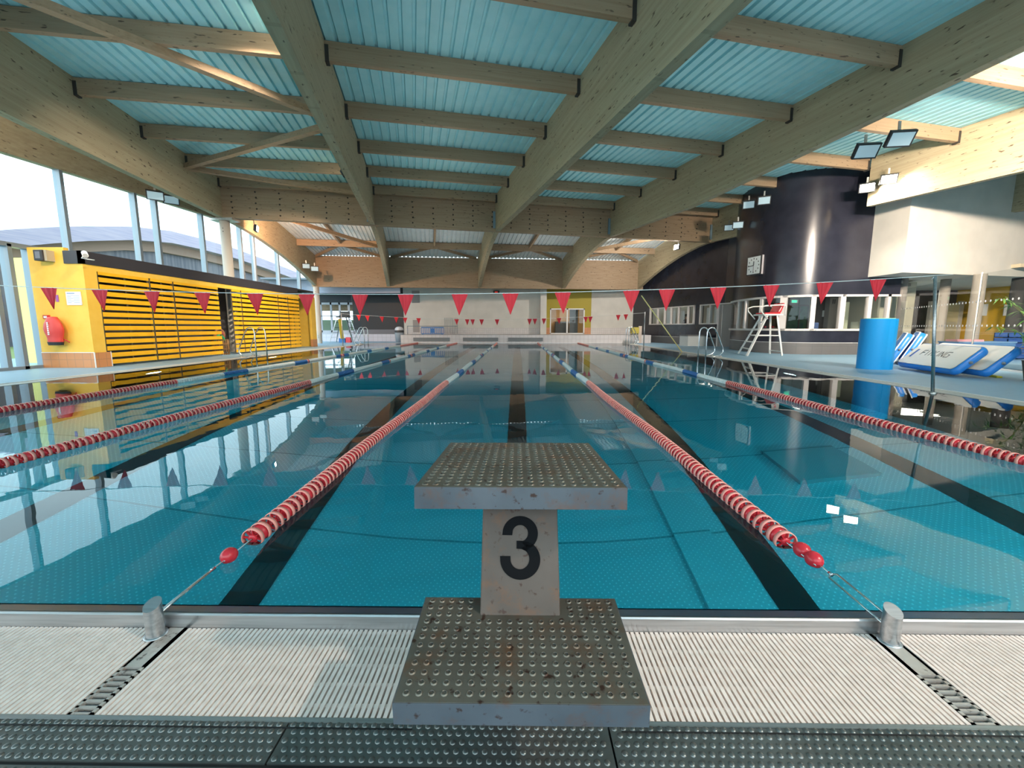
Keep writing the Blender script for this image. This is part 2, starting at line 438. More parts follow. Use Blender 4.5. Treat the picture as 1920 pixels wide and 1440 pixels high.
# decks
b = MB()
b.quad((-30, -6, ZG - .05), (30, -6, ZG - .05), (30, 1.33, ZG - .05), (-30, 1.33, ZG - .05))
b.quad((-16, 1.36, .0), (PX0 - .3, 1.36, .0), (PX0 - .3, 40, .0), (-16, 40, .0))
b.quad((PX1 + .3, 1.36, .0), (30, 1.36, .0), (30, 40, .0), (PX1 + .3, 40, .0))
b.quad((PX0 - .3, PY1 + .1, .0), (PX1 + .3, PY1 + .1, .0), (PX1 + .3, 40, .0), (PX0 - .3, 40, .0))
struct(b.build('floor_deck', DECKB))
b = MB(); b.box((PX0 - .3, 1.36, -.1), (PX0, PY1, .004)); struct(b.build('floor_gutter_left', GUTT))
b = MB(); b.box((PX1, 1.36, -.1), (PX1 + .3, PY1, .004)); struct(b.build('floor_gutter_right', GUTT))
b = MB(); b.box((PX0 - .34, 1.36, -.1), (PX0 - .3, PY1, .012)); b.box((PX1 + .3, 1.36, -.1), (PX1 + .34, PY1, .012)); struct(b.build('trim_1', WHITE))
# outside ground
b = MB(); b.quad((-90, -30, -.1), (-16, -30, -.1), (-16, 120, -.1), (-90, 120, -.1))
struct(b.build('ground', noisy('lawn', (.10, .17, .05), (.16, .22, .08), 3, .9)))

# near overflow lip
b = MB()
prof = [(1.326, ZG - .04), (1.326, .016), (1.330, .0205), (1.334, .0205), (1.40, -.002), (1.425, -.06), (1.425, -.5), (1.41, -.5), (1.41, ZG - .04)]
b.prism([(-12, y, z) for y, z in prof], (24, 0, 0))
struct(b.build('trim_2', BRUSH))
b = MB(); b.add([(-12, 1.336, .0212), (12, 1.336, .0212), (12, 1.402, -.0012), (-12, 1.402, -.0012)], [(0, 1, 2, 3)]); struct(b.build('trim_11', mat('wet_dark_lip', (.008, .05, .085), .32, .0)))

# ------------------------------------------------------------------ near tread plates (steel with bumps)
def tread_strip(y0, y1, rows, x0, x1, name):
    b = MB()
    b.box((x0, y0, ZG - .05), (x1, y1, ZG))
    n = int((x1 - x0) / .0235)
    for r, y in enumerate(rows):
        for i in range(n):
            x = x0 + .012 + i * .0235 + (.0117 if r % 2 else 0)
            if x > x1 - .008: continue
            if abs(x) > 1.75: continue
            b.lathe((x, y, ZG), [(.0085, -.001), (.0075, .0016), (.0045, .0032), (.0003, .0036)], seg=8, mi=0)
    return b.build(name, [TREAD, BLACK])
TREAD = rusty('tread_plate_steel', (.15, .165, .16), (.22, .23, .225), .75, .30, .18)
edges = [(-4.0, -2.0), (-1.995, -.6), (-.595, .235), (.24, 1.6), (1.605, 4.0)]
pos_words = ['left end beyond the left rope post', 'left of the block', 'under the block', 'right of the block', 'right end beyond the right rope post']
for (a, c), wd in zip(edges, pos_words):
    o = tread_strip(.872, .977, [.884, .907, .930, .953, .972], a, c, 'tread_plate')
    tag(o, 'bumpy steel plate against the beige grate, ' + wd, 'floor plate', 'tread plates at the pool end')
    o2 = tread_strip(.74, .862, [.754, .779, .804, .829, .850], a, c, 'tread_plate')
    tag(o2, 'bumpy steel plate in the bottommost row, ' + wd, 'floor plate', 'tread plates at the pool end')
b = MB(); b.box((-4, .8625, ZG - .05), (4, .8715, ZG - .004)); b.box((-4, .9605, ZG), (-.27, .9645, ZG + .0015)); b.box((.27, .9605, ZG), (4, .9645, ZG + .0015))
struct(b.build('floor_joint', BLACK))
b = MB(); b.box((-4, .978, ZG - .05), (4, .992, ZG + .001)); struct(b.build('trim_3', BRUSH))

# ------------------------------------------------------------------ overflow grates
GRT = noisy('grate_plastic', (.80, .67, .60), (.90, .77, .70), 30, .5)
gratedefs = [(-3.4, -1.217, 'beige slatted overflow grate left of the left rope post'), (-1.132, 1.180, 'beige slatted overflow grate running beneath the starting block'), (1.265, 3.4, 'beige slatted overflow grate right of the right rope post')]
for x0, x1, lab in gratedefs:
    b = MB(); n = int((x1 - x0) / .0165)
    for i in range(n + 1):
        x = x0 + i * .0165
        b.box((x, .994, ZG - .02), (x + .0105, 1.324, ZG))
    for y in (1.03, 1.10, 1.17, 1.24, 1.31):
        b.box((x0, y, ZG - .03), (x1, y + .012, ZG - .006))
    tag(b.build('overflow_grate', GRT), lab, 'grate', 'slatted grates along the pool end')
b = MB(); b.box((-12, 1.0, -.3), (12, 1.42, -.28)); b.box((-12, .985, -.3), (12, .992, ZG - .01)); struct(b.build('floor_channel_near', mat('channel_dark', (.03, .03, .03), .7)))

# steel cover with slots + rope post
def slot_cover(x, label):
    e = empty('channel_cover', (x, 1.18, ZG), label, 'cover plate', 'slotted steel covers between the grates')
    b = MB(); w2 = .034
    # plate with 8 slots: rails + bars
    b.box((x - w2, .994, ZG - .01), (x - w2 + .009, 1.324, ZG + .001)); b.box((x + w2 - .009, .994, ZG - .01), (x + w2, 1.324, ZG + .001))
    y = .994
    b.box((x - w2, y, ZG - .01), (x + w2, y + .006, ZG + .001)); y += .006
    for i in range(8):
        y += .013
        b.box((x - w2, y, ZG - .01), (x + w2, y + .007, ZG + .001)); y += .007
    b.box((x - w2, y, ZG - .01), (x + w2, 1.324, ZG + .001))
    b.build('plate', rusty('cover_steel', (.50, .45, .41), (.6, .55, .5), .3, .35, .6), e)
    return e
slot_cover(-1.172, 'slotted steel cover strip below the left rope post')
slot_cover(1.226, 'slotted steel cover strip below the right rope post')
def rope_post(x, label):
    y = 1.290
    e = empty('rope_post', (x, y, ZG), label, 'post', 'rope posts at the pool end')
    b = MB(); r = .026
    pr = []
    seg = 20
    bt = [(x + r * math.cos(2*PI*k/seg), y + r * math.sin(2*PI*k/seg), ZG + .001) for k in range(seg)]
    tp = [(x + r * math.cos(2*PI*k/seg), y + r * math.sin(2*PI*k/seg), ZG + .112 + .5 * r * math.sin(2*PI*k/seg)) for k in range(seg)]
    b.add(bt + tp, [(k, (k+1) % seg, (k+1) % seg + seg, k + seg) for k in range(seg)], 0, True)
    b.add(tp, [tuple(range(seg))], 0)
    b.build('tube', BRUSH, e)
    b = MB(); b.lathe((x, y, ZG + .001), [(.034, 0), (.034, .003), (.026, .004)], seg=20); b.build('base_ring', BRUSH, e)
    return e
rope_post(-1.218, 'short slant-cut steel tube post holding the left-hand rope beside the block')
rope_post(1.230, 'short slant-cut steel tube post holding the right-hand rope beside the block')

# ------------------------------------------------------------------ starting block 3
blk = empty('starting_block', (0, .9, ZG), 'steel starting block marked 3 at the end of the middle lane', 'starting block')
BX = .008
def block_slab(yf, zf, yb, zb, th, half, rows, name, mats):
    """tilted slab: front edge (yf,zf) back edge (yb,zb) top surface"""
    f = Vector((0, yb - yf, zb - zf)); Lf = f.length; f.normalize(); up = Vector((1, 0, 0)).cross(f)
    b = MB(); P0 = Vector((BX, yf, zf))
    c = P0 + f * Lf / 2 - up * th / 2
    b.obox(c, (half, 0, 0), f * Lf / 2, up * th / 2, 1)
    b.obox(P0 + f * Lf / 2 + up * .0004, (half - .002, 0, 0), f * (Lf / 2 - .002), up * .0004, 0)
    top = b.build(name, mats, blk, bevel=.003)
    h = MB()
    for r in rows:
        for k in range(19):
            x = -.228 + k * .4560 / 18
            if len(r) > 1 and abs(x) < r[1]: continue
            p = P0 + Vector((x, 0, 0)) + f * r[0] + up * .0008
            h.lathe(p, [(.0078, 0), (.0066, .0022), (.0054, .0030), (.0042, .0022), (.0040, -.0002), (.0002, -.0002)], up, 10, mis=[0, 0, 0, 1, 1])
    h.build('grip_bumps', [PLATE, BLACK], top)
    return top
block_slab(.730, .276, 1.036, .290, .049, .25, [(.022 + i * .0245, .112) if .022 + i*.0245 > .225 else (.022 + i * .0245,) for i in range(12)], 'step', [PLATE, PLATES])
block_slab(.952, .627, 1.49, .585, .052, .25, [(.02 + i * .0290,) for i in range(18)], 'platform', [PLATE, PLATES])
b = MB()
h = .100
def pst(z): return .970 + (z - .286) * .50
b.prism([(BX - h, pst(.283), .283), (BX - h, pst(.575), .575), (BX - h, pst(.575) + .16, .575), (BX - h, pst(.283) + .16, .283)], (2 * h, 0, 0))
post = b.build('post', POSTM, blk, bevel=.003)
b = MB(); b.box((BX - .09, 1.02, ZG), (BX + .09, 1.15, .236)); b.box((BX - .13, 1.01, ZG), (BX + .13, 1.17, ZG + .008))
b.build('pedestal', POSTM, blk, bevel=.002)
# numeral, traced as two bowls
def numeral3():
    up = Vector((0, .5, 1)).normalized(); base = Vector((BX, pst(.43) - .0014, .43))
    b = MB()
    def pt(x, y): return base + Vector((x, 0, 0)) + up * y
    S = .155 / 1130.0   # metres per traced pixel
    def T(X, Y): return pt((X - 672) * S, (665 - Y) * S)
    def band(outer, inner):
        n = len(outer)
        P = [T(*p) for p in outer] + [T(*p) for p in inner]
        off = Vector((0, -1, .5)).normalized() * .0009
        b.add([p + off for p in P], [(i, i + 1, n + i + 1, n + i) for i in range(n - 1)])
    n = 26
    o1, i1 = [], []
    for k in range(n + 1):
        a = math.radians(176 - k * (176 + 62) / n)
        o1.append((675 + 340 * math.cos(a), 415 - 318 * math.sin(a)))
        a2 = math.radians(172 - k * (172 + 88) / n)
        i1.append((675 + 150 * math.cos(a2), 412 - 147 * math.sin(a2)))
    o1[0] = (330, 450); i1[0] = (522, 452)
    band(o1, i1)
    o2, i2 = [], []
    for k in range(n + 1):
        a = math.radians(58 - k * (58 + 184) / n)
        o2.append((675 + 378 * math.cos(a), 880 - 352 * math.sin(a)))
        a2 = math.radians(88 - k * (88 + 178) / n)
        i2.append((668 + 178 * math.cos(a2), 872 - 178 * math.sin(a2)))
    o2[-1] = (292, 822); i2[-1] = (490, 822)
    band(o2, i2)
    P = [T(605, 550), T(700, 550), T(840, 570), T(880, 612), T(900, 640), T(800, 740), T(700, 698), T(605, 692)]
    off = Vector((0, -1, .5)).normalized() * .0009
    b.add([p + off for p in P], [tuple(range(8))])
    return b.build('number_three', mat('black_vinyl', (.006, .006, .007), .7, spec=.1), post)
numeral3()

# ------------------------------------------------------------------ lane ropes
def ring_mesh():
    """open spoked disc, axis along y"""
    b = MB(); seg = 20; R = .050
    b.lathe((0, -.011, 0), [(R - .004, 0), (R, 0), (R, .022), (R - .004, .022), (R - .004, 0)], (0, 1, 0), seg, 0)
    b.lathe((0, -.009, 0), [(.004, 0), (.019, 0), (.021, .009), (.019, .018), (.004, .018)], (0, 1, 0), 10, 1)
    for k in range(8):
        a = 2 * PI * k / 8
        d = Vector((math.cos(a), 0, math.sin(a)))
        b.bar(d * .018, d * (R - .002), .0035, .014, 1, up=(0, 1, 0))
    o = b.build('tmp_ring', [SALM, REDP]); me = o.data; bpy.data.objects.remove(o); return me
def float_mesh():
    b = MB(); b.lathe((0, -.027, 0), [(.006, 0), (.030, .003), (.040, .012), (.042, .027), (.040, .042), (.030, .051), (.006, .054)], (0, 1, 0), 18, 0)
    b.lathe((0, -.011, 0), [(.046, 0), (.050, 0), (.050, .022), (.046, .022), (.046, 0)], (0, 1, 0), 20, 1)
    o = b.build('tmp_float', [REDP, SALM]); me = o.data; bpy.data.objects.remove(o); return me
RING = ring_mesh(); FLT = float_mesh()
RING.name = 'spoked_disc'; FLT.name = 'solid_float'
def rope_col(Y):
    # 0 red, 1 white, 2 blue
    if Y < 6.9: return 0
    for a, c in ((8.7, 9.5), (11.5, 12.2), (14.2, 14.55), (14.8, 15.2), (17.2, 17.7), (19.4, 20.0)):
        if a < Y < c: return 2
    if 14.55 <= Y <= 14.8 or 12.2 <= Y <= 12.32 or Y > 22.0: return 0
    return 1
def lane_rope(x, label, y0=1.86, curve=0.0):
    e = empty('lane_rope', (x, y0, 0), label, 'lane rope', 'lane ropes floating along the pool')
    zc = .018
    def X(y): return x + curve * math.sin(PI * (y - 1.4) / 25.0) + .012 * math.sin(y * 1.7 + x)
    n1 = 100; pitch = .0575
    nfar = MB()
    y = y0; i = 0
    while y < PY1 - .45:
        if i < n1 - (2 if True else 0):
            o = bpy.data.objects.new('float_disc', FLT if i % 4 == 1 else RING)
            C.objects.link(o); o.parent = e
            o.location = (X(y) - x, y - y0, zc); o.rotation_euler = (random.uniform(-.06, .06), random.uniform(0, 1), random.uniform(-.06, .06))
        else:
            c = rope_col(y); R = .048
            nfar.lathe((X(y), y - .029, zc), [(.026, 0), (R - .004, .004), (R, .012), (R, .045), (R - .004, .052), (.026, .056)], (0, 1, 0), 10, 3 if (c == 0 and i % 4 == 1) else c)
        y += pitch; i += 1
    o = nfar.build('float_discs', [SALM, WHTP, BLUEP, REDP], e); o['kind'] = 'stuff'
    b = MB(); b.tube([(X(yy), yy, zc) for yy in [y0 - .20 + k * (PY1 - y0 + .2) / 60 for k in range(61)]], .003, 5); b.build('wire', CHROME, e)
    return e
ROPES = [(-6.12, 'lane rope nearest the slatted yellow doors'), (-3.72, 'second lane rope from the window side'), (-1.25, 'lane rope left of the block ending in one red ball'), (1.25, 'lane rope right of the block ending in two red balls'), (3.72, 'lane rope nearest the dark office wall')]
ropes = {}
for x, lab in ROPES:
    ropes[x] = lane_rope(x, lab + ', red then white and blue')
def rope_end(e, sx, balls, post):
    b = MB(); zc = .018
    for (yy, rr) in balls:
        m = MB(); m.sphere((sx(yy), yy, zc + .004), rr, 18, 12, sc=(1, 1.15, 1)); m.build('end_float', REDP, e)
    # turnbuckle loop from post to last float
    p0 = Vector(post); p1 = Vector((sx(balls[0][0] - .05), balls[0][0] - .05, zc))
    d = (p1 - p0).normalized(); sd = (d.cross(Vector((0, 0, 1))).normalized() * 1.0 + Vector((0, 0, .6))) * .0135
    L0 = p0; L1 = p0 + (p1 - p0) * .80
    loop = [L0 + sd, L1 + sd, L1 + sd * .4 + d * .012, L1 - sd * .4 + d * .012, L1 - sd, L0 - sd]
    b.tube([L0 + sd, L0 + sd + (L1 - L0) * .5, L1 + sd, L1 + d * .015, L1 - sd, L0 - sd + (L1 - L0) * .5, L0 - sd], .0036, 6, closed=False)
    b.tube([L1 + d * .012, p1 + d * .07], .0035, 6)
    b.lathe(L1 + d * .012, [(.001, -.006), (.007, -.006), (.007, .012), (.001, .012)], d, 8)
    b.build('turnbuckle', CHROME, e)
rope_end(ropes[-1.25], lambda y: -1.243, [(1.70, .033)], (-1.218, 1.31, .035))
rope_end(ropes[1.25], lambda y: 1.26, [(1.70, .034), (1.775, .034)], (1.232, 1.31, .030))

# ------------------------------------------------------------------ flag lines
def flag_line(y, x0, z0, x1, z1, sag, xs, wf, hf, lab, lab2):
    e = empty('pennant_line', ((x0 + x1) / 2, y, 0), lab, 'pennant line')
    def z(x):
        t = (x - x0) / (x1 - x0); return z0 + (z1 - z0) * t - sag * 4 * t * (1 - t)
    b = MB(); b.tube([(x0 + (x1 - x0) * k / 40, y, z(x0 + (x1 - x0) * k / 40)) for k in range(41)], .006, 6); b.build('cord', WHTP, e)
    for i, x in enumerate(xs):
        m = MB(); n = 8; ph = random.random() * 6; tw = random.uniform(-.02, .02)
        P = []
        for j in range(5):
            t = j / 4
            for k in range(n + 1):
                u = (k / n - .5) * wf * (1 - t) ; 
                P.append((x + u + tw * t, y + .012 * math.sin(k * 2.3 + ph) * (1 - t * .6) + .01 * t, z(x) - .004 - hf * t))
        fs = [(j*(n+1)+k, j*(n+1)+k+1, (j+1)*(n+1)+k+1, (j+1)*(n+1)+k) for j in range(4) for k in range(n)]
        m.add(P, fs, 0, True)
        m.add([(p[0], p[1] + .002, p[2]) for p in P], [tuple(reversed(f)) for f in fs], 0, True)
        m.build('pennant', REDF, e)
    return e, z
YF = 6.43
near_px = [95, 190, 285, 380, 478, 575, 675, 761, 862, 957, 1055, 1183, 1250, 1345, 1445, 1543, 1642]
PNX = [on_y(p, 560, YF).x for p in near_px]
e, zf = flag_line(YF, -9.0, 1.68, 6.36, 1.76, .235, PNX, .245, .315, 'near line of large red pennants strung across the pool', '')
YF2 = 21.5
far_px = [673, 689, 716, 743, 760, 785, 856, 876, 886, 903, 932, 993, 1003, 1020, 1048, 1098, 1107, 1159, 1173]
PNX2 = [on_y(p, 600, YF2).x for p in far_px]
flag_line(YF2, -8.86, 1.66, 6.36, 1.70, .30, PNX2, .23, .30, 'far line of small red pennants near the back wall', '')
def flag_pole(x, y, lab, hgt=1.8, lean=0.0):
    x = float(x)
    e = empty('flag_pole', (x, y, 0), lab, 'pole', 'steel poles carrying the pennant lines')
    b = MB(); b.tube([(x, y, .0), (x + lean, y, hgt)], .022, 12); b.build('tube', BRUSH, e)
    b = MB(); b.lathe((x, y, 0), [(.045, 0), (.045, .02), (.024, .03)], seg=16); b.build('socket', STEEL, e)
    b = MB(); b.tube([(x + lean - .05, y, hgt - .05), (x + lean - .012, y, hgt - .01), (x + lean - .012, y, hgt - .08)], .006, 6); b.build('hook', CHROME, e)
_pb, _pt = on_y(1748.5, 738, YF), on_y(1754, 517, YF)
flag_pole(_pb.x, YF, 'tall steel pole at the pool edge in front of the white mats', _pt.z, _pt.x - _pb.x)
flag_pole(-9.05, YF, 'steel pole at the left edge of the pool carrying the near pennants')
flag_pole(6.36, YF2, 'thin steel pole on the far right pool edge', 1.74)
flag_pole(-8.86, YF2, 'thin steel pole on the far left pool edge', 1.70)

# ------------------------------------------------------------------ pool ladders
def ladder(x, y, side, lab, hs=1.0):
    """side +1: pool lies towards +x"""
    e = empty('pool_ladder', (x, y, 0), lab, 'ladder', 'steel pool ladders at the sides')
    for k, dy in enumerate((-.3, .3)):
        b = MB(); s_ = side; yy = y + dy
        path = [(x + s_ * .10, yy, -.55), (x + s_ * .08, yy, -.22), (x - s_ * .10, yy, -.0), (x - s_ * .34, yy, .06), (x - s_ * .44, yy, .18), (x - s_ * .42, yy, .30), (x - s_ * .20, yy, .82)]
        for a in range(0, 181, 30):
            t = math.radians(a)
            path.append((x - s_ * (.02 + .14 * math.cos(t)), yy, .84 + .14 * math.sin(t)))
        path += [(x + s_ * .13, yy, .5), (x + s_ * .13, yy, -.9)]
        b.tube(path, .021, 10); b.build('handrail', CHROME, e)
        b = MB(); b.lathe((x - s_ * .36, yy, 0), [(.05, 0), (.05, .012), (.022, .05)], seg=14); b.build('base_flange', STEEL, e)
    for k in range(3):
        b = MB(); b.box((x + side * .09, y - .3, -.25 - .28 * k), (x + side * .17, y + .3, -.22 - .28 * k)); b.build('tread', STEEL, e)
ladder(PX0, 14.2, 1, 'steel ladder on the left pool edge by the yellow slatted doors')
ladder(PX0, 24.2, 1, 'steel ladder on the far left pool edge near the white tiled ledge')
ladder(PX1, 14.6, -1, 'steel ladder on the right pool edge by the high chair')
ladder(PX1, 24.6, -1, 'steel ladder on the far right pool edge')


# ================================================================== roof
def zdeck(s): return 6.68 - .038 * s
def zbot(s, k=0):
    if k == 4: return 5.2 - .04 * min(s, 6.0) + .028 * max(0.0, s - 6.0)
    return 5.20 - .040 * s
US = [-5.45, 0.0, 5.62, 10.9, 16.35, 21.8, 27.2, 32.6]
Q = [Vector((-12.3, 26.3, 0)), Vector((-8.0, 26.8, 0)), Vector((-2.4, 27.4, 0)), Vector((2.97, 28.0, 0)), Vector((7.94, 28.6, 0))]
def topz(t): return 6.68 - 1.42 * t ** 1.2
def botz(t): return 5.20 - 1.77 * t ** 1.7
def qline(u):
    k = u / 5.45
    i = max(0, min(3, int(math.floor(k)))); return Q[i].lerp(Q[i + 1], k - i)
# corrugated sheet roof: one rib strip after another
b = MB(); pitch = .235
S_ = [0, 3, 6, 9, 12, 16, 20, 24]
nr = int(40 / pitch)
for i in range(nr):
    u = -6 + i * pitch
    smin = max(0.0, (-.45 - .9724 * u) / .2334 + .0) if u < 0.3 else 0.0
    ss = [smin] + [x for x in S_ if x > smin + .2]
    if smin > 23.5: continue
    prof = [(0, 0), (.155, 0), (.175, .05), (.215, .05), (.235, 0)]
    rows = [[tuple(G(u + du, s_, zdeck(s_) + dz)) for du, dz in prof] for s_ in ss]
    n = len(prof)
    b.add([p for r in rows for p in r], [(j*n+k, j*n+k+1, (j+1)*n+k+1, (j+1)*n+k) for j in range(len(rows)-1) for k in range(n-1)])
struct(b.build('ceiling', DECKTEAL))
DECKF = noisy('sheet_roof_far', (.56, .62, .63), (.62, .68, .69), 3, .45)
b = MB()
nr = int(21.8 / pitch)
for i in range(nr):
    u = i * pitch
    prof = [(0, 0), (.155, 0), (.175, .05), (.215, .05), (.235, 0)]
    rows = []
    for t in (0, .2, .4, .6, .8, 1.0):
        rows.append([tuple(G(u + du, 0).lerp(qline(u + du), t) + Vector((0, 0, topz(t) + dz + .02))) for du, dz in prof])
    n = len(prof)
    b.add([p for r in rows for p in r], [(j*n+k, j*n+k+1, (j+1)*n+k+1, (j+1)*n+k) for j in range(len(rows)-1) for k in range(n-1)])
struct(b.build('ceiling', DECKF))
# backing above the sheets keeps daylight out of the flutes
b = MB()
b.prism([tuple(G(-.4, -1, 7.1)), tuple(G(40, -1, 7.1)), tuple(G(40, 24, 6.3)), tuple(G(-.4 , 24, 6.3))], (0, 0, .1))
struct(b.build('roof', DARKM))
# long glulam beams
BW = .20
for k, u in enumerate(US):
    s0, s1 = 0.0, 24.0
    if k == 0: s0 = 23.0
    if k >= 6: s0 = -6
    ss = [s0 + (s1 - s0) * j / 12 for j in range(13)]
    poly = [tuple(G(u - BW/2, s_, zbot(s_, k))) for s_ in ss] + [tuple(G(u - BW/2, s_, zdeck(s_) + .01)) for s_ in reversed(ss)]
    if k == 5:
        # this beam disappears into the dark curved wall
        for sa, sb in ((0, 4.0), (7.65, 24)):
            s2 = [sa + (sb - sa) * j / 10 for j in range(11)]
            poly = [tuple(G(u - BW/2, s_, zbot(s_, k))) for s_ in s2] + [tuple(G(u - BW/2, s_, zdeck(s_) + .01)) for s_ in reversed(s2)]
            b = MB(); b.prism(poly, E1 * BW); struct(b.build('roof_beam', WOODY))
        continue
    b = MB(); b.prism(poly, E1 * BW); struct(b.build('roof_beam', WOODY))
for k in range(5):
    P = G(US[k + 1], 0); P2 = Q[k]
    ts = [j / 14 for j in range(15)]
    side = (P2 - P).cross(Vector((0, 0, 1))).normalized() * BW
    poly = [tuple(P.lerp(P2, t) + Vector((0, 0, botz(t))) - side / 2) for t in ts] + [tuple(P.lerp(P2, t) + Vector((0, 0, topz(t) + .02)) - side / 2) for t in reversed(ts)]
    b = MB(); b.prism(poly, side); struct(b.build('roof_beam', WOODY))
# first cross beam with its dowel pattern
b = MB()
b.prism([tuple(G(-.15, .10, 5.18)), tuple(G(21.9, .10, 5.18)), tuple(G(21.9, .10, 6.67)), tuple(G(-.15, .10, 6.67))], -E2 * .22)
xb = struct(b.build('cross_beam', WOODX))
b = MB()
for i in range(26):
    u = .45 + i * .85
    if min(abs(u - q) for q in US) < .2: continue
    for j in range(5 if i % 3 else 4):
        p = G(u + .02 * (j % 2), .102, 5.36 + j * .21)
        b.lathe(p, [(.032, 0), (.032, .006), (.001, .007)], E2, 8)
b.build('dowel', mat('dowel_dark', (.035, .025, .02), .8), xb)['kind'] = 'stuff'
# steel shoes where long beams meet the cross beam
for k in range(1, 5):
    u = US[k + 1] if k < 5 else 0
    b = MB()
    c = G(u - .16, .14, 5.65); b.obox(c, E1 * .05, E2 * .03, (0, 0, .35)); 
    struct(b.build('beam_shoe', mat('galvanised_blue', (.22, .32, .38), .5, .4)))
# second cross beam
b = MB()
d = (Q[4] - Q[0]).normalized()
b.prism([tuple(Q[0] - d * .2 + Vector((0, -.11, 3.42))), tuple(Q[4] + d * .3 + Vector((0, -.11, 3.42))), tuple(Q[4] + d * .3 + Vector((0, -.11, 5.26))), tuple(Q[0] - d * .2 + Vector((0, -.11, 5.26)))], (0, .22, 0))
struct(b.build('cross_beam', WOODX))
# purlins between the long beams, with dark hangers
hang0 = None
PS = [.5, 2.85, 5.2, 7.55, 9.92, 12.3, 14.65, 17.0]
BR = mat('hanger_dark', (.03, .027, .024), .6)
for k in range(0, 7):
    ua, ub = US[k] + BW / 2, US[k + 1] - BW / 2
    for s_ in PS:
        if k == 0: continue
        z = zdeck(s_) - .01
        b = MB(); s0_ = s_ - (.28 if k == 1 else 0); b.bar(G(ua, s0_, z - .17), G(ub, s_, z - .17), .12, .34)
        o = struct(b.build('purlin_beam', WOODX))
        for uu, sg in ((ua, 1), (ub, -1)):
            h = MB(); c = G(uu + sg * .035, s0_ if sg == 1 else s_, z - .22); h.obox(c, E1 * .035, E2 * .072, (0, 0, .15))
            h.build('hanger', BR, o)
# far bay purlins and little joists
for k in range(4):
    a0, a1 = G(US[k + 1], 0), Q[k]; c0, c1 = G(US[k + 2], 0), Q[k + 1]
    t = .72; pa = a0.lerp(a1, t); pb = c0.lerp(c1, t); z = topz(t) - .17
    b = MB(); b.bar(pa + Vector((0, 0, z)), pb + Vector((0, 0, z)), .12, .34); o = struct(b.build('purlin_beam', WOODX))
    m0 = a0.lerp(c0, .5); mt = pa.lerp(pb, .5)
    b = MB(); b.bar(m0 + Vector((0, 0, 6.42)), mt + Vector((0, 0, topz(t) - .1)), .10, .2); struct(b.build('purlin_beam', WOODX))
    for e_ in (a1, c1):
        b = MB(); b.bar(mt + Vector((0, 0, topz(t) - .22)), mt.lerp(e_, .92) + Vector((0, 0, 5.22)), .10, .14); struct(b.build('brace_beam', WOODX))
    if k in (0, 3):
        b = MB(); q0 = a0 if k == 0 else pa.lerp(a1, .2); q1 = pb if k == 0 else c0
        z0 = 5.9 if k == 0 else 5.35; z1 = 5.35 if k == 0 else 5.9
        b.bar(q0 + Vector((0, 0, z0)), q1 + Vector((0, 0, z1)), .12, .16); struct(b.build('brace_beam', WOODX))
# wind braces in the window-side bay and in the right bay
def brace(u0, s0, u1, s1):
    b = MB(); b.bar(G(u0, s0, zdeck(s0) - .42), G(u1, s1, zdeck(s1) - .42), .16, .14); struct(b.build('brace_beam', WOODX))
brace(.1, 12.2, 5.5, 7.4); brace(.1, 2.65, 5.5, 7.3); brace(.1, 2.5, 5.5, .5)
brace(21.9, 10.2, 27.1, 13.2)

# columns
def column(x, y, z1, r=.17):
    b = MB(); b.cyl((x, y, 0.0), (x, y, z1), r, 28); o = struct(b.build('column', mat('column_paint', (.50, .46, .40), .45)))
    b = MB(); 
    for zz in (.35, .45, z1 - .3, z1 - .42): b.lathe((x + .03, y - r + .004, zz), [(.018, -.012), (.018, .008), (.001, .009)], (0, -1, 0), 8)
    b.build('bolt', DARKM, o)
    return o
column(-11.47, 17.15, 5.10, .18); column(-12.25, 26.2, 3.42, .17)
b = MB(); b.box((-11.9, 16.9, 5.10), (-11.0, 17.4, 5.18)); struct(b.build('column_cap_beam', STEEL))

b = MB(); b.box((-12, -6.2, -.1), (24, -6, 1.6)); b.box((-12, -6.2, 5.4), (24, -6, 6.6));
for x_ in range(-12, 25, 3): b.box((x_, -6.2, 1.6), (x_ + .5, -6, 5.4))
b.box((12, -6.2, 1.6), (24, -6, 5.4)); b.box((24, -6.2, -.1), (24.2, 19, 6.9)); struct(b.build('wall_rear', mat('rear_wall', (.42, .38, .33), .6)))
# ================================================================== left window wall
WX = -11.8
def wx(Y): return WX if Y <= 17 else WX - .07 * (Y - 17)
def ztop(Y): return 4.93 + .035 * (Y - 9.7) if Y < 17.2 else 5.35
MY = [-5.2, -3.1, -1.0, 1.1, 3.2, 5.3, 7.4, 8.1, 9.62, 11.35, 13.5, 14.26, 16.3, 18.7, 19.7, 21.9, 24.3, 26.6]
b = MB()
for y in MY:
    z0 = 2.82 if y > 10.6 else 0.0
    b.box((wx(y) - .09, y - .045, z0), (wx(y) + .09, y + .045, ztop(y)))
for y in (9.95, 10.40):
    b.box((WX - .12, y - .045, 0), (WX + .10, y + .045, 2.9))
b.box((WX - .1, -6, 2.84), (WX + .1, 10.55, 2.94)); b.box((WX - .1, -6, 0), (WX + .1, 10.55, .07))
struct(b.build('window_1', ALU))
b = MB()
b.quad((WX, -6, 0), (WX, 17, 0), (WX, 17, 5.3), (WX, -6, 4.4))
b.quad((WX, 17, 2.7), (wx(27), 27, 0), (wx(27), 27, 5.3), (WX, 17, 5.3))
struct(b.build('window_2', GLASSM))
# timber header above the glass
b = MB()
b.prism([(WX - .1, -6, ztop(-6)), (WX - .1, 17.0, ztop(17)), (WX - .1, 17.0, 6.7), (WX - .1, -6, 5.8)], (.2, 0, 0))
struct(b.build('header_beam', WOODY))
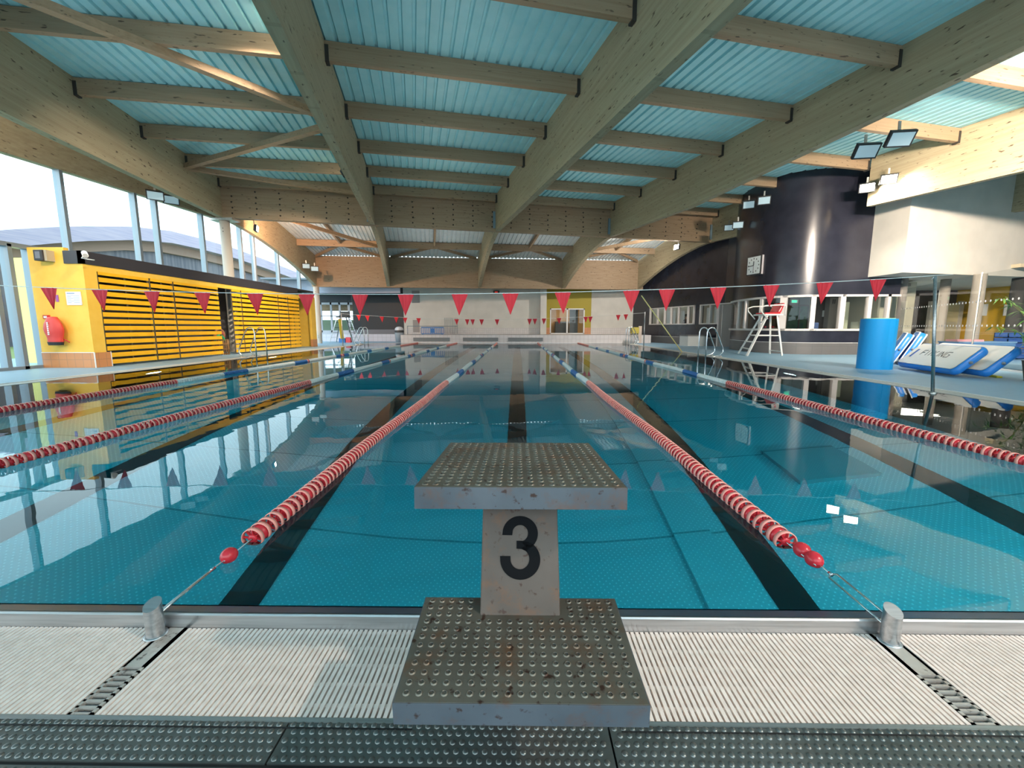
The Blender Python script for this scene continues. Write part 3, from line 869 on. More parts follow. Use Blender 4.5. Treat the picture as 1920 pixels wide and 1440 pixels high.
# store cabin with slatted doors
CX = -10.4; CY0, CY1 = 10.3, 22.0
b = MB()
b.box((WX + .1, CY0, .37), (CX - .42, CY0 + .12, 2.88)); b.box((CX - .42, CY0, .37), (CX - .12, CY0 + .12, 2.79))
b.box((CX - .12, CY0, .37), (CX, 10.62, 2.5)); b.box((CX - .12, 10.62, 2.36), (CX, 21.55, 2.5))
b.box((CX - .12, 21.55, .37), (CX, CY1, 2.5)); b.box((WX + .1, CY1 - .12, 0), (CX - .1, CY1, 2.5))
struct(b.build('wall_cabin', YEL))
b = MB(); b.box((WX + .1, CY0 - .012, 0), (CX - .12, CY0 + .12, .37)); b.box((CX - .12, CY0 - .012, 0), (CX + .012, 10.72, .37)); b.box((CX - .12, 21.55, 0), (CX + .012, CY1, .37))
struct(b.build('baseboard_cabin', ORT))
b = MB(); b.box((WX + .1, CY0 - .016, .37), (CX + .016, CY0, .385)); b.box((CX, CY0 - .016, 0), (CX + .018, CY0 + .004, .37)); b.box((CX, 10.71, 0), (CX + .018, 10.73, .38))
struct(b.build('trim_4', WHITE))
b = MB(); b.box((WX - .1, CY0 + .12, 0), (WX + .05, CY1, 2.78)); b.box((WX, CY0 + .1, 2.5), (CX - .05, CY1, 2.62)); struct(b.build('wall_cabin_inside', INTD))
b = MB(); b.box((CX - .08, CY0 - .03, 2.5), (CX + .02, 20.3, 2.80)); b.box((CX - .42, CY0 - .03, 2.5), (CX + .02, CY0 + .05, 2.80)); b.box((WX + .1, CY0 + .05, 2.72), (CX - .05, CY1, 2.8))
struct(b.build('fascia_beam', mat('fascia_dark', (.035, .033, .04), .5)))
def slat_door(y0, y1, nm):
    b = MB(); z = .06
    zz0 = .40 if y0 < 10.8 else 0
    while z < 2.30:
        b.box((CX - .014, y0 + .03, z), (CX - .002, y1 - .03, z + .111)); z += .171
    b2 = MB()
    for yy in (y0 + .02, (y0 + y1) / 2, y1 - .05): b2.box((CX - .05, yy, .04), (CX - .03, yy + .03, 2.34))
    o = struct(b.build(nm, YELS)); b2.build('batten', mat('batten', (.12, .10, .08), .7), o)
jpx = [194.5, 290, 333, 416, None, 439, 457, 525, 543, 564]
ys = [None if p is None else on_x(p, 613, CX).y for p in jpx]
n = 1
for a, c in zip(ys[:-1], ys[1:]):
    if a is None or c is None: continue
    slat_door(a, c, 'door_%d' % n); n += 1
# things on the cabin front
def wall_panel(name, p0, p1, Y, m, lab, cat, th=.02):
    a = on_y(p0[0], p0[1], Y); c = on_y(p1[0], p1[1], Y)
    b = MB(); b.box((a.x, Y - th, c.z), (c.x, Y - .001, a.z)); o = b.build(name, m); tag(o, lab, cat); return o, a, c
YC = CY0
o, a, c = wall_panel('notice_board', (124, 547), (155, 572), YC, WHITE, 'white printed notice sign on the yellow cabin wall', 'sign')
b = MB()
W_ = c.x - a.x; H_ = a.z - c.z
b.box((a.x + .03, YC - .023, a.z - .05), (a.x + W_ * .6, YC - .020, a.z - .03))
for i in range(6):
    b.box((a.x + .03, YC - .023, a.z - .09 - i * .035), (a.x + .03 + W_ * (.25 if i % 2 else .4), YC - .020, a.z - .083 - i * .035))
    b.box((a.x + W_ * .5, YC - .023, a.z - .10 - i * .033), (a.x + W_ * .9, YC - .020, a.z - .094 - i * .033))
b.build('print', mat('print_blue', (.20, .28, .45), .6), o)
o, a, c = wall_panel('warning_sign', (104, 553), (111, 566), YC, mat('violet_sign', (.35, .10, .35), .5), 'small purple and red notice on the cabin wall half behind a pennant', 'sign', .01)
o, a, c = wall_panel('alarm_box', (84, 591), (95, 598), YC, REDP, 'small red alarm call box beside the red cover', 'alarm box', .05)
b = MB(); b.box((a.x + .02, YC - .053, c.z + .02), (a.x + .10, YC - .05, a.z - .02)); b.build('face_plate', WHITE, o)
# loudspeaker
a = on_y(80, 471, YC); c = on_y(104, 491, YC)
e = empty('loudspeaker', ((a.x + c.x) / 2, YC - .12, c.z), 'black loudspeaker high on the left end of the cabin wall', 'loudspeaker')
b = MB(); b.box((a.x, YC - .22, c.z), (c.x - .06, YC - .04, a.z)); b.build('cabinet', DARKM, e, bevel=.015)
b = MB(); b.box((a.x + .05, YC - .226, c.z + .05), (c.x - .11, YC - .22, a.z - .04)); b.build('grille', mat('spk_grille', (.16, .17, .20), .6), e)
b = MB(); b.box((c.x - .06, YC - .18, c.z), (c.x, YC - .001, a.z)); b.build('bracket', mat('beige_plastic', (.45, .38, .26), .5), e)
# red fabric cover
a = on_y(112, 618, YC)
e = empty('extinguisher', (a.x, YC - .14, a.z - .35), 'red fabric cover over a device hanging on the yellow wall', 'protective cover')
b = MB(); c0 = Vector((a.x, YC - .13, 0)); seg = 20
prof = [(.19, .64), (.20, .665), (.195, .74), (.205, .80), (.235, .90), (.25, .98), (.22, 1.10), (.165, 1.20), (.12, 1.265), (.02, 1.275)]
prof = [(r_ * .92, z_ + a.z - .965) for r_, z_ in prof]
V = []
for r_, z_ in prof:
    for k in range(seg):
        t = 2 * PI * k / seg
        wob = 1 + .05 * math.sin(3 * t + z_ * 9)
        V.append((c0.x + r_ * wob * math.cos(t), c0.y + .5 * r_ * math.sin(t), z_))
b.add(V, [(j*seg+k, j*seg+(k+1)%seg, (j+1)*seg+(k+1)%seg, (j+1)*seg+k) for j in range(len(prof)-1) for k in range(seg)], 0, True)
b.build('cover', mat('red_tarpaulin', (.62, .05, .04), .45), e)
b = MB()
z_ = prof[0][1]
b.add([(c0.x + .17 * math.cos(2*PI*k/seg), c0.y + .085 * math.sin(2*PI*k/seg), z_ - .05) for k in range(seg)] + [(c0.x + .19 * math.cos(2*PI*k/seg), c0.y + .095 * math.sin(2*PI*k/seg), z_ + .03) for k in range(seg)],
      [(k, (k+1) % seg, (k+1) % seg + seg, k + seg) for k in range(seg)] + [tuple(range(seg))])
b.build('device_base', BLACK, e)
b = MB()
for i in range(7):
    zz = a.z + .16 - i * .045
    b.box((a.x - .035, YC - .251, zz - .017), (a.x + (.0 if i % 2 else -.003), YC - .235, zz + .017))
b.build('lettering', WHITE, e)
b = MB(); b.tube([(a.x + .12, YC - .1, a.z - .22), (a.x + .2, YC - .08, a.z - .25), (a.x + .24, YC - .03, a.z - .31)], .012, 6); b.build('strap', REDP, e)
# surveillance camera on the fascia corner
p = on_y(160, 478, CY0 - .2)
e = empty('surveillance_camera', tuple(p), 'white tubular camera on the dark fascia corner', 'camera')
b = MB(); b.cyl(p + Vector((-.10, .08, .06)), p + Vector((.10, -.10, -.03)), .055, 16); b.build('body', WHTP, e)
b = MB(); b.cyl(p + Vector((.10, -.10, -.03)), p + Vector((.104, -.104, -.032)), .045, 16); b.build('lens', mat('lens_grey', (.35, .36, .35), .3), e)
b = MB(); b.tube([p + Vector((-.02, 0, 0)), p + Vector((-.08, -.02, -.07)), p + Vector((.0, .05, -.09)), p + Vector((.02, .18, -.09))], .014, 8); b.build('bracket', WHTP, e)
# basket with swimming noodles in the open door
by = on_x(428, 613, CX).y
e = empty('toy_basket', (CX - .45, by + .15, 0), 'wicker basket of coloured foam in the dark open cabin door', 'basket')
b = MB()
for k in range(22):
    t = 2 * PI * k / 22; x_ = CX - .45 + .26 * math.cos(t); y_ = by + .15 + .26 * math.sin(t)
    b.tube([(x_, y_, 0.0), (x_, y_, .55)], .013, 5)
for zz in (.02, .2, .38, .54): b.tube([(CX - .45 + .27 * math.cos(2*PI*k/20), by + .15 + .27 * math.sin(2*PI*k/20), zz) for k in range(20)], .012, 5, closed=True)
b.build('wicker', mat('wicker', (.30, .16, .06), .7), e)
for zz, cc, rr in ((.62, (.05, .45, .2), .23), (.72, (.5, .12, .10), .25), (.80, (.45, .22, .12), .27)):
    b = MB(); b.tube([(CX - .45, by + .15 + rr * math.cos(t), zz + rr * .9 * math.sin(t) - .12) for t in [PI * j / 10 for j in range(11)]], .035, 8); b.build('foam_noodle', mat('noodle', cc, .6), e)

# outside: yellow wing, neighbouring building
b = MB(); b.box((-14.0, 11.7, 0), (-12.3, 12.3, 2.86)); struct(b.build('wall_outside', mat('yellow_outside', (.80, .70, .22), .7)))
XB = -27.0
sky_pts = [(-250, 470), (-120, 447), (10, 431), (100, 426), (160, 424), (250, 425), (320, 433), (380, 448), (440, 466), (500, 488), (560, 512)]
P_ = [on_x(px, py, XB) for px, py in sky_pts]
b = MB()
poly = [(XB, p.y, p.z) for p in P_] + [(XB, p.y, p.z - .9) for p in reversed(P_)]
b.prism(poly, (-9, 0, 0)); bld = empty('neighbour_building', (XB, 30, 0), 'long low building with curved weathered roof seen through the windows', 'building')
b.build('roof', noisy('weathered_roof', (.30, .27, .36), (.38, .33, .40), 2, .8, mscale=(.3, .3, 6)), bld)
b = MB(); poly = [(XB - .8, p.y, p.z - .9) for p in P_] + [(XB - .8, p.y, p.z - 1.6) for p in reversed(P_)]
b.prism(poly, (-7, 0, 0)); b.build('soffit', mat('soffit_brown', (.26, .17, .13), .8), bld)
b = MB(); poly = [(XB - 1.2, p.y, p.z - 1.6) for p in P_] + [(XB - 1.2, p.y, -.1) for p in reversed(P_)]
b.prism(poly, (-6, 0, 0)); b.build('wall', noisy('dark_facade', (.05, .055, .08), (.13, .12, .14), 1.5, .5, mscale=(1, 3, .2)), bld)
b = MB()
for y in range(12, 60, 3): b.box((XB - 1.2, y, 0), (XB - 1.1, y + .12, 4.6))
b.build('facade_post', WHITE, bld)

# ================================================================== right building
def seg_hit(px, A, B):
    r = ray(px, 613); r = Vector((r.x, r.y))
    A = Vector(A[:2]); B = Vector(B[:2]); d = B - A
    den = r.x * d.y - r.y * d.x
    if abs(den) < 1e-9: return None
    t = (A.x * d.y - A.y * d.x) / den; k = (A.x * r.y - A.y * r.x) / den
    return (A + d * k, k)
RA = (8.05, 30.2); RB = (10.42, 21.8); RC = (10.5, 20.9)
bul = [(10.5, 20.9), (9.9, 20.0), (9.58, 19.0), (9.45, 17.85), (9.52, 16.9), (9.85, 16.15), (10.6, 15.68), (11.6, 15.6), (12.6, 15.6), (13.65, 15.6)]
def spline(pts, sub=5):
    out = []
    P = [Vector(p) for p in pts]; P = [P[0] * 2 - P[1]] + P + [P[-1] * 2 - P[-2]]
    for i in range(1, len(P) - 2):
        for j in range(sub):
            t = j / sub; a, b_, c_, d_ = P[i-1], P[i], P[i+1], P[i+2]
            out.append(.5 * ((2*b_) + (c_ - a) * t + (2*a - 5*b_ + 4*c_ - d_) * t*t + (3*b_ - a - 3*c_ + d_) * t**3))
    out.append(P[-2]); return out
BUL = spline(bul)
def strip(poly, z0, z1, th, m, name, off=0.0, smooth=True):
    """wall strip along plan polyline, th thick away from the pool, off towards it"""
    b = MB(); n = len(poly); F_, B_ = [], []
    for i, p in enumerate(poly):
        p = Vector(p[:2]); t = (Vector(poly[min(i+1, n-1)][:2]) - Vector(poly[max(i-1, 0)][:2])).normalized()
        nr_ = Vector((-t.y, t.x))    # away from the pool when walking towards the viewer
        F_.append(p - nr_ * off); B_.append(p + nr_ * th)
    V = [(p.x, p.y, z0) for p in F_] + [(p.x, p.y, z1) for p in F_] + [(p.x, p.y, z0) for p in B_] + [(p.x, p.y, z1) for p in B_]
    fs = []
    b.add(V, [(i, i+1, n+i+1, n+i) for i in range(n-1)], 0, smooth)
    b.add(V, [(2*n+i+1, 2*n+i, 3*n+i, 3*n+i+1) for i in range(n-1)], 0, smooth)
    b.add(V, [(n+i, n+i+1, 3*n+i+1, 3*n+i) for i in range(n-1)] + [(i+1, i, 2*n+i, 2*n+i+1) for i in range(n-1)] + [(0, n, 3*n, 2*n), (n-1, 3*n-1, 4*n-1, 2*n-1)], 0, False)
    return struct(b.build(name, m))
FAR = [RA, RB, RC]
ZS, ZT = .86, 2.15
strip([RA, RB, RC], 2.19, 6.95, .2, NAVY, 'wall_right', smooth=False)
strip(BUL, ZT, 6.95, .2, NAVY, 'wall_right_curve')
strip(BUL, .42, ZS, .2, NAVY, 'wall_right_curve_low'); strip(BUL, 0, .42, .2, GREYT, 'baseboard_right_curve'); strip(BUL, .42, .435, .2, WHITE, 'trim_5', off=.008)
def cutw(pxa, pxb):
    return [seg_hit(pxa, RA, RB)[0], seg_hit(pxb, RA, RB)[0]]
def ptf(px): return seg_hit(px, RA, RB)[0]
pA, pB, pC, pD = ptf(1218), ptf(1302), ptf(1312), ptf(1345); pE = ptf(1348)
low = [RA, pE]
strip([RA, pE], .42, 1.14, .2, NAVY, 'wall_right_low', smooth=False); strip([RA, pE], 0, .42, .2, GREYT, 'baseboard_right', smooth=False); strip([RA, pE], .42, .435, .2, WHITE, 'trim_6', off=.008, smooth=False)
strip([RA, pA], 1.14, 2.19, .2, NAVY, 'wall_right_pier', smooth=False); strip([pB, pC], 1.14, 2.19, .2, NAVY, 'wall_right_pier', smooth=False)
# window frames far section
def frame_along(pts, z0, z1, mull, name, mw=.05, fr=.055):
    b = MB(); n = len(pts)
    for i in range(n - 1):
        a = Vector(pts[i][:2]); c = Vector(pts[i+1][:2])
        for z_ in (z0, z1 - fr):
            b.bar((a.x, a.y, z_ + fr / 2), (c.x, c.y, z_ + fr / 2), .14, fr)
    for (p, t, w_) in mull:
        t = Vector((t.x, t.y, 0)).normalized(); nn = Vector((-t.y, t.x, 0))
        b.obox((p.x, p.y, (z0 + z1) / 2), t * w_ / 2, nn * .07, (0, 0, (z1 - z0) / 2))
    o = struct(b.build(name, mat('frame_' + name, (.62, .58, .56), .4)))
    g = MB()
    for i in range(n - 1):
        a = pts[i]; c = pts[i+1]; g.quad((a[0], a[1], z0), (c[0], c[1], z0), (c[0], c[1], z1), (a[0], a[1], z1))
    g.build('pane', GLASSC, o)
    return o
tdir = Vector((RB[0] - RA[0], RB[1] - RA[1]))
frame_along([pA, pB], 1.14, 2.19, [(ptf(p), tdir, .10) for p in (1219, 1233, 1246, 1258, 1272, 1290, 1301)], 'window_3')
frame_along([pC, pD], 1.14, 2.19, [(ptf(p), tdir, .10) for p in (1313, 1331, 1345)], 'window_4')
b = MB()
for px in (1348, 1374):
    q = ptf(px); b.obox((q.x, q.y, 1.1), Vector((tdir.x, tdir.y, 0)).normalized() * .05, (.08, .02, 0), (0, 0, 1.1))
q0, q1 = ptf(1348), ptf(1374); b.bar((q0.x, q0.y, 2.16), (q1.x, q1.y, 2.16), .14, .06)
o = struct(b.build('door_11', mat('door_frame_pale', (.60, .55, .53), .45)))
b = MB(); q0 = ptf(1350); b.obox((q0.x + .38, q0.y - .1, 1.05), (.38, .05, 0), (-.005, .025, 0), (0, 0, 1.05)); b.build('door_leaf', mat('door_leaf', (.55, .50, .48), .4), o)
b = MB(); b.lathe((q0.x + .5, q0.y - .15, 1.0), [(.001, 0), (.02, 0), (.02, .05), (.001, .05)], (0, -1, 0), 8); b.build('door_handle', DARKM, o)
# bulge window band
def bul_hit(px):
    best = None
    for a, c in zip(BUL[:-1], BUL[1:]):
        h = seg_hit(px, a, c)
        if h and -1e-6 <= h[1] <= 1 + 1e-6 and h[0].y > 0:
            if best is None or h[0].y < best[0].y: best = (h[0], c - a)
    return best
mull = []
for px, w_ in ((1384, .10), (1397, .10), (1426, .12), (1466, .22), (1520, .16), (1574, .18), (1624, .14), (1659, .10)):
    h = bul_hit(px)
    if h: mull.append((h[0], h[1], w_))
frame_along([tuple(p) for p in BUL], ZS, ZT, mull, 'window_5', fr=.075)

# rooms behind the windows
b = MB()
b.box((10.8, 21.2, 0), (18, 21.35, 2.8)); struct(b.build('wall_room', mat('room_beige', (.55, .48, .40), .6)))
b = MB(); b.box((14.0, 21.3, 0), (14.15, 33, 2.8)); b.box((9, 31, 0), (14, 31.1, 2.8)); struct(b.build('wall_room', mat('room_cream', (.60, .52, .42), .6)))
b = MB(); b.prism([(8.3, 30.4, 2.6), (10.7, 21.9, 2.6), (14, 21.9, 2.6), (14, 31, 2.6)], (0, 0, .1)); struct(b.build('ceiling_room', mat('room_ceiling', (.6, .58, .54), .7)))
b = MB(); b.prism([tuple((p.x + .15, p.y + .15, 2.55)) for p in BUL] + [(15.2, 16.9, 2.55), (15.2, 21.2, 2.55)], (0, 0, .1)); struct(b.build('ceiling_office', mat('office_ceiling', (.25, .25, .24), .7)))
b = MB(); b.box((10.6, 20.4, 0), (15.2, 20.5, 2.55)); struct(b.build('wall_office_back', mat('office_dark_wall', (.10, .085, .08), .5)))
b = MB(); b.box((15.2, 16.9, 0), (15.3, 20.5, 2.7)); b.box((14.0, 16.8, 0), (15.3, 16.9, 2.7)); struct(b.build('wall_office_side', mat('office_pale_wall', (.50, .48, .38), .6)))
def at20(px, py, Y=20.4): return on_y(px, py, Y)
# glazed exit door in the office
a = at20(1474, 571, 20.38); c = at20(1512, 640, 20.38)
b = MB(); b.box((a.x, 20.34, 0), (a.x + .07, 20.40, a.z)); b.box((c.x - .07, 20.34, 0), (c.x, 20.40, a.z)); b.box((a.x, 20.34, a.z - .08), (c.x, 20.40, a.z)); b.box((a.x + .62, 20.34, 0), (a.x + .66, 20.4, a.z))
o = struct(b.build('door_12', mat('door_dark_red', (.06, .02, .018), .5)))
b = MB(); b.box((a.x + .07, 20.37, 0), (c.x - .07, 20.385, a.z - .08)); b.build('pane', noisy('hedge_behind_glass', (.008, .03, .018), (.03, .08, .045), 5, .3), o)
p0 = at20(1485, 562, 20.3); p1 = at20(1497, 568, 20.3)
e = empty('exit_sign', (p0.x, 20.34, p0.z), 'green lit exit sign above the office back door', 'exit sign')
b = MB(); b.box((p0.x, 20.33, p1.z), (p1.x, 20.395, p0.z)); b.build('case', WHTP, e)
b = MB(); b.box((p0.x + .02, 20.325, p1.z + .02), (p1.x - .06, 20.33, p0.z - .02)); b.build('panel', EXITG, e)
p0 = at20(1545, 582); p1 = at20(1557, 594)
b = MB(); b.box((p0.x - .08, 20.23, p1.z), (p1.x - .10, 20.398, p0.z)); tag(b.build('hand_dryer', WHTP, bevel=.02), 'white hand dryer box on the dark office wall', 'hand dryer')
p0 = at20(1557, 558, 19.9); p1 = at20(1570, 640, 19.9)
b = MB(); b.box((p0.x, 19.9, 0), (p1.x, 20.2, p0.z)); o = tag(b.build('tall_cabinet', mat('cabinet_grey', (.36, .33, .31), .35, .5)), 'tall grey steel cabinet inside the office', 'cabinet')
b = MB(); b.box((p0.x + .12, 19.885, p0.z - .28), (p0.x + .15, 19.9, p0.z - .08)); b.box((p0.x + .2, 19.885, p0.z - .28), (p0.x + .23, 19.9, p0.z - .08)); b.build('handle', DARKM, o)
p0 = on_y(1524, 604, 18); 
e = empty('office_chair', (p0.x + .15, 18, 0), 'blue office chair behind the curved window', 'chair')
b = MB(); b.box((p0.x, 18.2, .75), (p0.x + .4, 18.28, 1.18)); b.build('backrest', mat('chair_blue', (.10, .16, .35), .7), e, bevel=.02)
b = MB(); b.box((p0.x - .02, 17.8, .45), (p0.x + .42, 18.22, .53)); b.build('seat', mat('chair_blue2', (.10, .16, .35), .7), e, bevel=.02)
b = MB(); b.tube([(p0.x + .2, 18, .05), (p0.x + .2, 18, .45)], .03, 8); b.tube([(p0.x + .2, 18.2, .45), (p0.x + .2, 18.27, .8)], .02, 6)
for k in range(5): b.bar((p0.x + .2, 18, .08), (p0.x + .2 + .28 * math.cos(k * 1.257), 18 + .28 * math.sin(k * 1.257), .03), .04, .03)
b.build('base', DARKM, e)
p0 = on_y(1580, 560, 18.6); p1 = on_y(1594, 560, 18.6)
b = MB(); b.box((p0.x, 18.6, 0), (p1.x, 18.66, 2.05)); o = struct(b.build('door_13', mat('pale_green_door', (.55, .58, .42), .5)))
p0 = on_y(1605, 603, 19.0); p1 = on_y(1615, 603, 19.0)
b = MB(); b.box((p0.x, 18.9, .0), (p1.x, 19.3, 1.22)); tag(b.build('waste_bin', mat('bin_pale', (.6, .62, .5), .5), bevel=.02), 'pale bin standing inside the office near the right end of the window', 'bin')
# shelving with red rescue gear
e = empty('equipment_shelf', (12.0, 20.0, 0), 'dark equipment shelf with red items behind the high chair', 'shelf')
b = MB()
xa, xb_ = on_y(1428, 600, 20.1).x, on_y(1462, 600, 20.1).x
for zz in (.5, .95, 1.35, 1.75, 2.1): b.box((xa, 19.95, zz), (xb_, 20.35, zz + .03))
for xx in (xa, xb_ - .04): b.box((xx, 19.95, 0), (xx + .04, 20.35, 2.13))
b.build('frame', mat('shelf_dark', (.03, .02, .018), .6), e)
for i in range(5):
    b = MB(); xx = xa + .15 + i * .18; b.cyl((xx, 20.0, 1.38 if i % 2 else .98), (xx, 20.3, 1.42 if i % 2 else 1.02), .05, 10); b.build('rescue_float', REDP, e)
# posters in window 4
for i, (a_, c_) in enumerate(((1320, 1329), (1334, 1344))):
    q0, q1 = ptf(a_), ptf(c_); off = Vector((.12, .03))
    b = MB(); b.prism([(q0.x + .1, q0.y, 1.2), (q1.x + .1, q1.y, 1.2), (q1.x + .1, q1.y, 2.02), (q0.x + .1, q0.y, 2.02)], (.01, 0, 0))
    o = tag(b.build('poster', WHITE), ('white sheet in the window, on the side of the grey chest' if i == 0 else 'white lined poster in the window, next to the open door'), 'poster')
    if i == 1:
        b = MB()
        for j in range(5): b.prism([(q0.x + .095, q0.y - .25, 1.3 + j * .1), (q1.x + .095, q1.y + .1, 1.3 + j * .1), (q1.x + .095, q1.y + .1, 1.33 + j * .1), (q0.x + .095, q0.y - .25, 1.33 + j * .1)], (.002, 0, 0))
        b.build('print', mat('print_red', (.45, .15, .13), .6), o)
# clock
h = bul_hit(1411); cp = h[0]; zc_ = 1 + (613 - 503) / F * cp.y
nrm = Vector((-1, -.25, 0)).normalized(); tt = Vector((-nrm.y, nrm.x, 0)); 
cc = Vector((cp.x, cp.y, zc_)) + nrm * .14
e = empty('wall_clock', tuple(cc), 'square white clock on the dark curved wall', 'clock')
b = MB(); b.obox(cc - nrm * .06, tt * .36, nrm * .055, (0, 0, .36)); b.build('case', mat('clock_case', (.5, .48, .5), .4), e)
b = MB(); b.obox(cc, tt * .36, nrm * .02, (0, 0, .36)); b.build('frame', DARKM, e)
b = MB(); b.obox(cc + nrm * .022, tt * .32, nrm * .002, (0, 0, .33)); b.build('dial', mat('dial', (.62, .66, .66), .4), e)
b = MB()
for k in range(12):
    t = 2 * PI * k / 12; d = tt * math.sin(t) * .26 + Vector((0, 0, 1)) * math.cos(t) * .26
    b.obox(cc + nrm * .026 + d, tt * .018, nrm * .001, (0, 0, .028))
b.build('hour_marks', DARKM, e)
b = MB(); f_ = cc + nrm * .03
b.bar(f_, f_ + Vector((0, 0, .16)), .035, .004, up=nrm); b.build('hour_hand', DARKM, e)
b = MB(); dd = -tt if tt.dot(_M @ Vector((1, 0, 0))) > 0 else tt
b.bar(f_, f_ + dd * .27 + Vector((0, 0, -.02)), .028, .004, up=nrm); b.build('minute_hand', DARKM, e)
b = MB(); b.bar(f_, f_ + Vector((0, 0, -.26)), .014, .004, up=nrm); b.build('second_hand', mat('hand_mauve', (.2, .1, .14), .5), e)

# upper white volume
K0 = Vector((12.45, 15.68, 0)); K1 = Vector((12.48, 14.25, 0)); K2 = K1 + E1 * 14
b = MB(); b.prism([(K0.x, K0.y, 2.75), (K1.x, K1.y, 2.75), (K2.x, K2.y, 2.75), (K2.x, K2.y + 6, 2.75), (K0.x, 21.2, 2.75)], (0, 0, 4.2))
struct(b.build('wall_upper_white', PALEW))
# ground floor right: glass screen with dots, columns, walls
GL = [(13.65, 15.5), (11.6, 11.0), (11.0, 9.2), (10.15, 6.4)]
b = MB()
for a_, c_ in zip(GL[:-1], GL[1:]): b.quad((a_[0], a_[1], 0.03), (c_[0], c_[1], .03), (c_[0], c_[1], 2.32), (a_[0], a_[1], 2.32))
o = struct(b.build('window_6', GLASSC))
b = MB(); dots = MB()
for a_, c_ in zip(GL[:-1], GL[1:]):
    A_ = Vector((a_[0], a_[1], 0)); B_ = Vector((c_[0], c_[1], 0)); Lg = (B_ - A_).length; d = (B_ - A_).normalized(); nn = Vector((d.y, -d.x, 0))
    if nn.x > 0: nn = -nn
    nd = int(Lg / .16)
    for i in range(nd):
        for zz in (1.03, 1.63): dots.lathe(A_ + d * (i + .5) * Lg / nd + nn * .003 + Vector((0, 0, zz)), [(.028, 0), (.001, .001)], nn, 10)
    b.bar(A_ + Vector((0, 0, .02)), B_ + Vector((0, 0, .02)), .09, .04)
    
dots.build('dot_rows', WHITE, o)
b.build('rail', WHITE, o)
b = MB(); b.tube([(11.6, 11.0, 0), (11.6, 11.0, 2.35)], .02, 8); struct(b.build('window_post_column', mat('post_beige', (.5, .47, .42), .4)))
def rcol(x, y, z, r, c, nm='column'):
    b = MB(); b.cyl((x, y, 0), (x, y, z), r, 24); return struct(b.build(nm, mat('colpaint', c, .5)))
rcol(15.5, 14.75, 2.75, .17, (.42, .38, .33)); rcol(15.9, 16.3, 2.75, .15, (.42, .38, .33)); rcol(18.2, 15.9, 2.75, .24, (.06, .06, .06)); rcol(14.1, 16.0, 2.75, .12, (.35, .33, .31))
b = MB(); b.box((13.7, 21.2, 0), (22.8, 21.3, 2.75)); b.box((18, 16.6, 0), (18.1, 21.2, 2.75)) if False else None; struct(b.build('wall_lobby', mat('lobby_dark', (.10, .085, .08), .5)))
b = MB(); b.box((21.3, 18.9, 0), (32, 19.0, 2.75)); b.box((21.3, 18.9, 0), (21.4, 21.3, 2.75)); struct(b.build('wall_lobby_yellow', mat('lobby_yellow', (.72, .42, .03), .6)))
b = MB(); a = on_y(1752, 545, 20.6); c = on_y(1790, 640, 20.6)
b.box((a.x, 20.6, 0), (c.x, 20.7, 2.1)); struct(b.build('door_14', mat('cream_door', (.62, .52, .32), .5)))
b = MB(); b.box((a.x - .12, 20.55, 0), (a.x, 20.7, 2.2)); b.box((c.x, 20.55, 0), (c.x + .16, 20.7, 2.2)); struct(b.build('trim_7', mat('cream_frame', (.5, .45, .38), .5)))
for i, (p0, p1) in enumerate((((1828, 570), (1850, 592)), ((1884, 571), (1900, 592)))):
    a = on_y(*p0, 18.88); c = on_y(*p1, 18.88); b = MB(); b.box((a.x, 18.88, c.z), (c.x, 18.905, a.z))
    tag(b.build('notice_sheet', mat('grey_paper', (.45, .44, .42), .6)), 'pale notice sheet on the lobby wall ' + ('left of' if i == 0 else 'right of') + ' the dark column', 'notice')

# area around the right deck: props
# high chair
def high_chair():
    q = [Vector((7.98, 14.85, 0)), Vector((8.38, 16.2, 0)), Vector((9.42, 15.95, 0)), Vector((9.32, 15.05, 0))]
    e = empty('lifeguard_chair', (8.6, 15.4, 0), 'tall white metal attendant chair with red seat on the right deck', 'lifeguard chair')
    sz = 1.40
    T_ = [Vector((8.72, 15.10, sz)), Vector((8.88, 15.75, sz)), Vector((9.22, 15.75, sz)), Vector((9.08, 15.12, sz))]
    LG = mat('chair_white_paint', (.72, .71, .68), .35)
    for i in range(4):
        b = MB(); b.bar(q[i], T_[i], .07 if i < 2 else .05, .05); b.build('leg', LG, e)
    for k in range(1, 6):
        t = k / 6
        b = MB(); b.bar(q[0].lerp(T_[0], t), q[1].lerp(T_[1], t), .09, .025); b.build('rung', LG, e)
    b = MB(); t = .5
    P4 = [q[i].lerp(T_[i], t) for i in range(4)]
    b.bar(P4[0], P4[3], .035, .03); b.bar(P4[1], P4[2], .035, .03); b.bar(P4[3], P4[2], .035, .03)
    P5 = [q[i].lerp(T_[i], .1) for i in range(4)]; b.bar(P5[3], P5[2], .03, .025)
    b.build('crossbar', LG, e)
    b = MB(); b.box((8.62, 15.05, sz), (9.25, 15.80, sz + .05)); b.build('seat_frame', LG, e)
    b = MB(); b.box((8.66, 15.12, sz + .05), (9.2, 15.74, sz + .10)); b.build('seat', REDP, e, bevel=.02)
    b = MB(); b.prism([(9.12, 15.15, sz + .1), (9.24, 15.15, sz + .1), (9.34, 15.15, sz + .42), (9.28, 15.15, sz + .44)], (0, .56, 0)); b.build('backrest', REDP, e, bevel=.03)
    for yy in (15.02, 15.82):
        b = MB(); b.tube([(9.28, yy, sz + .0), (9.30, yy, sz + .32), (9.2, yy, sz + .36), (8.6, yy, sz + .33), (8.42, yy, sz + .27), (8.44, yy, sz + .16), (8.70, yy, sz - .12)], .022, 8); b.build('armrest', LG, e)
high_chair()
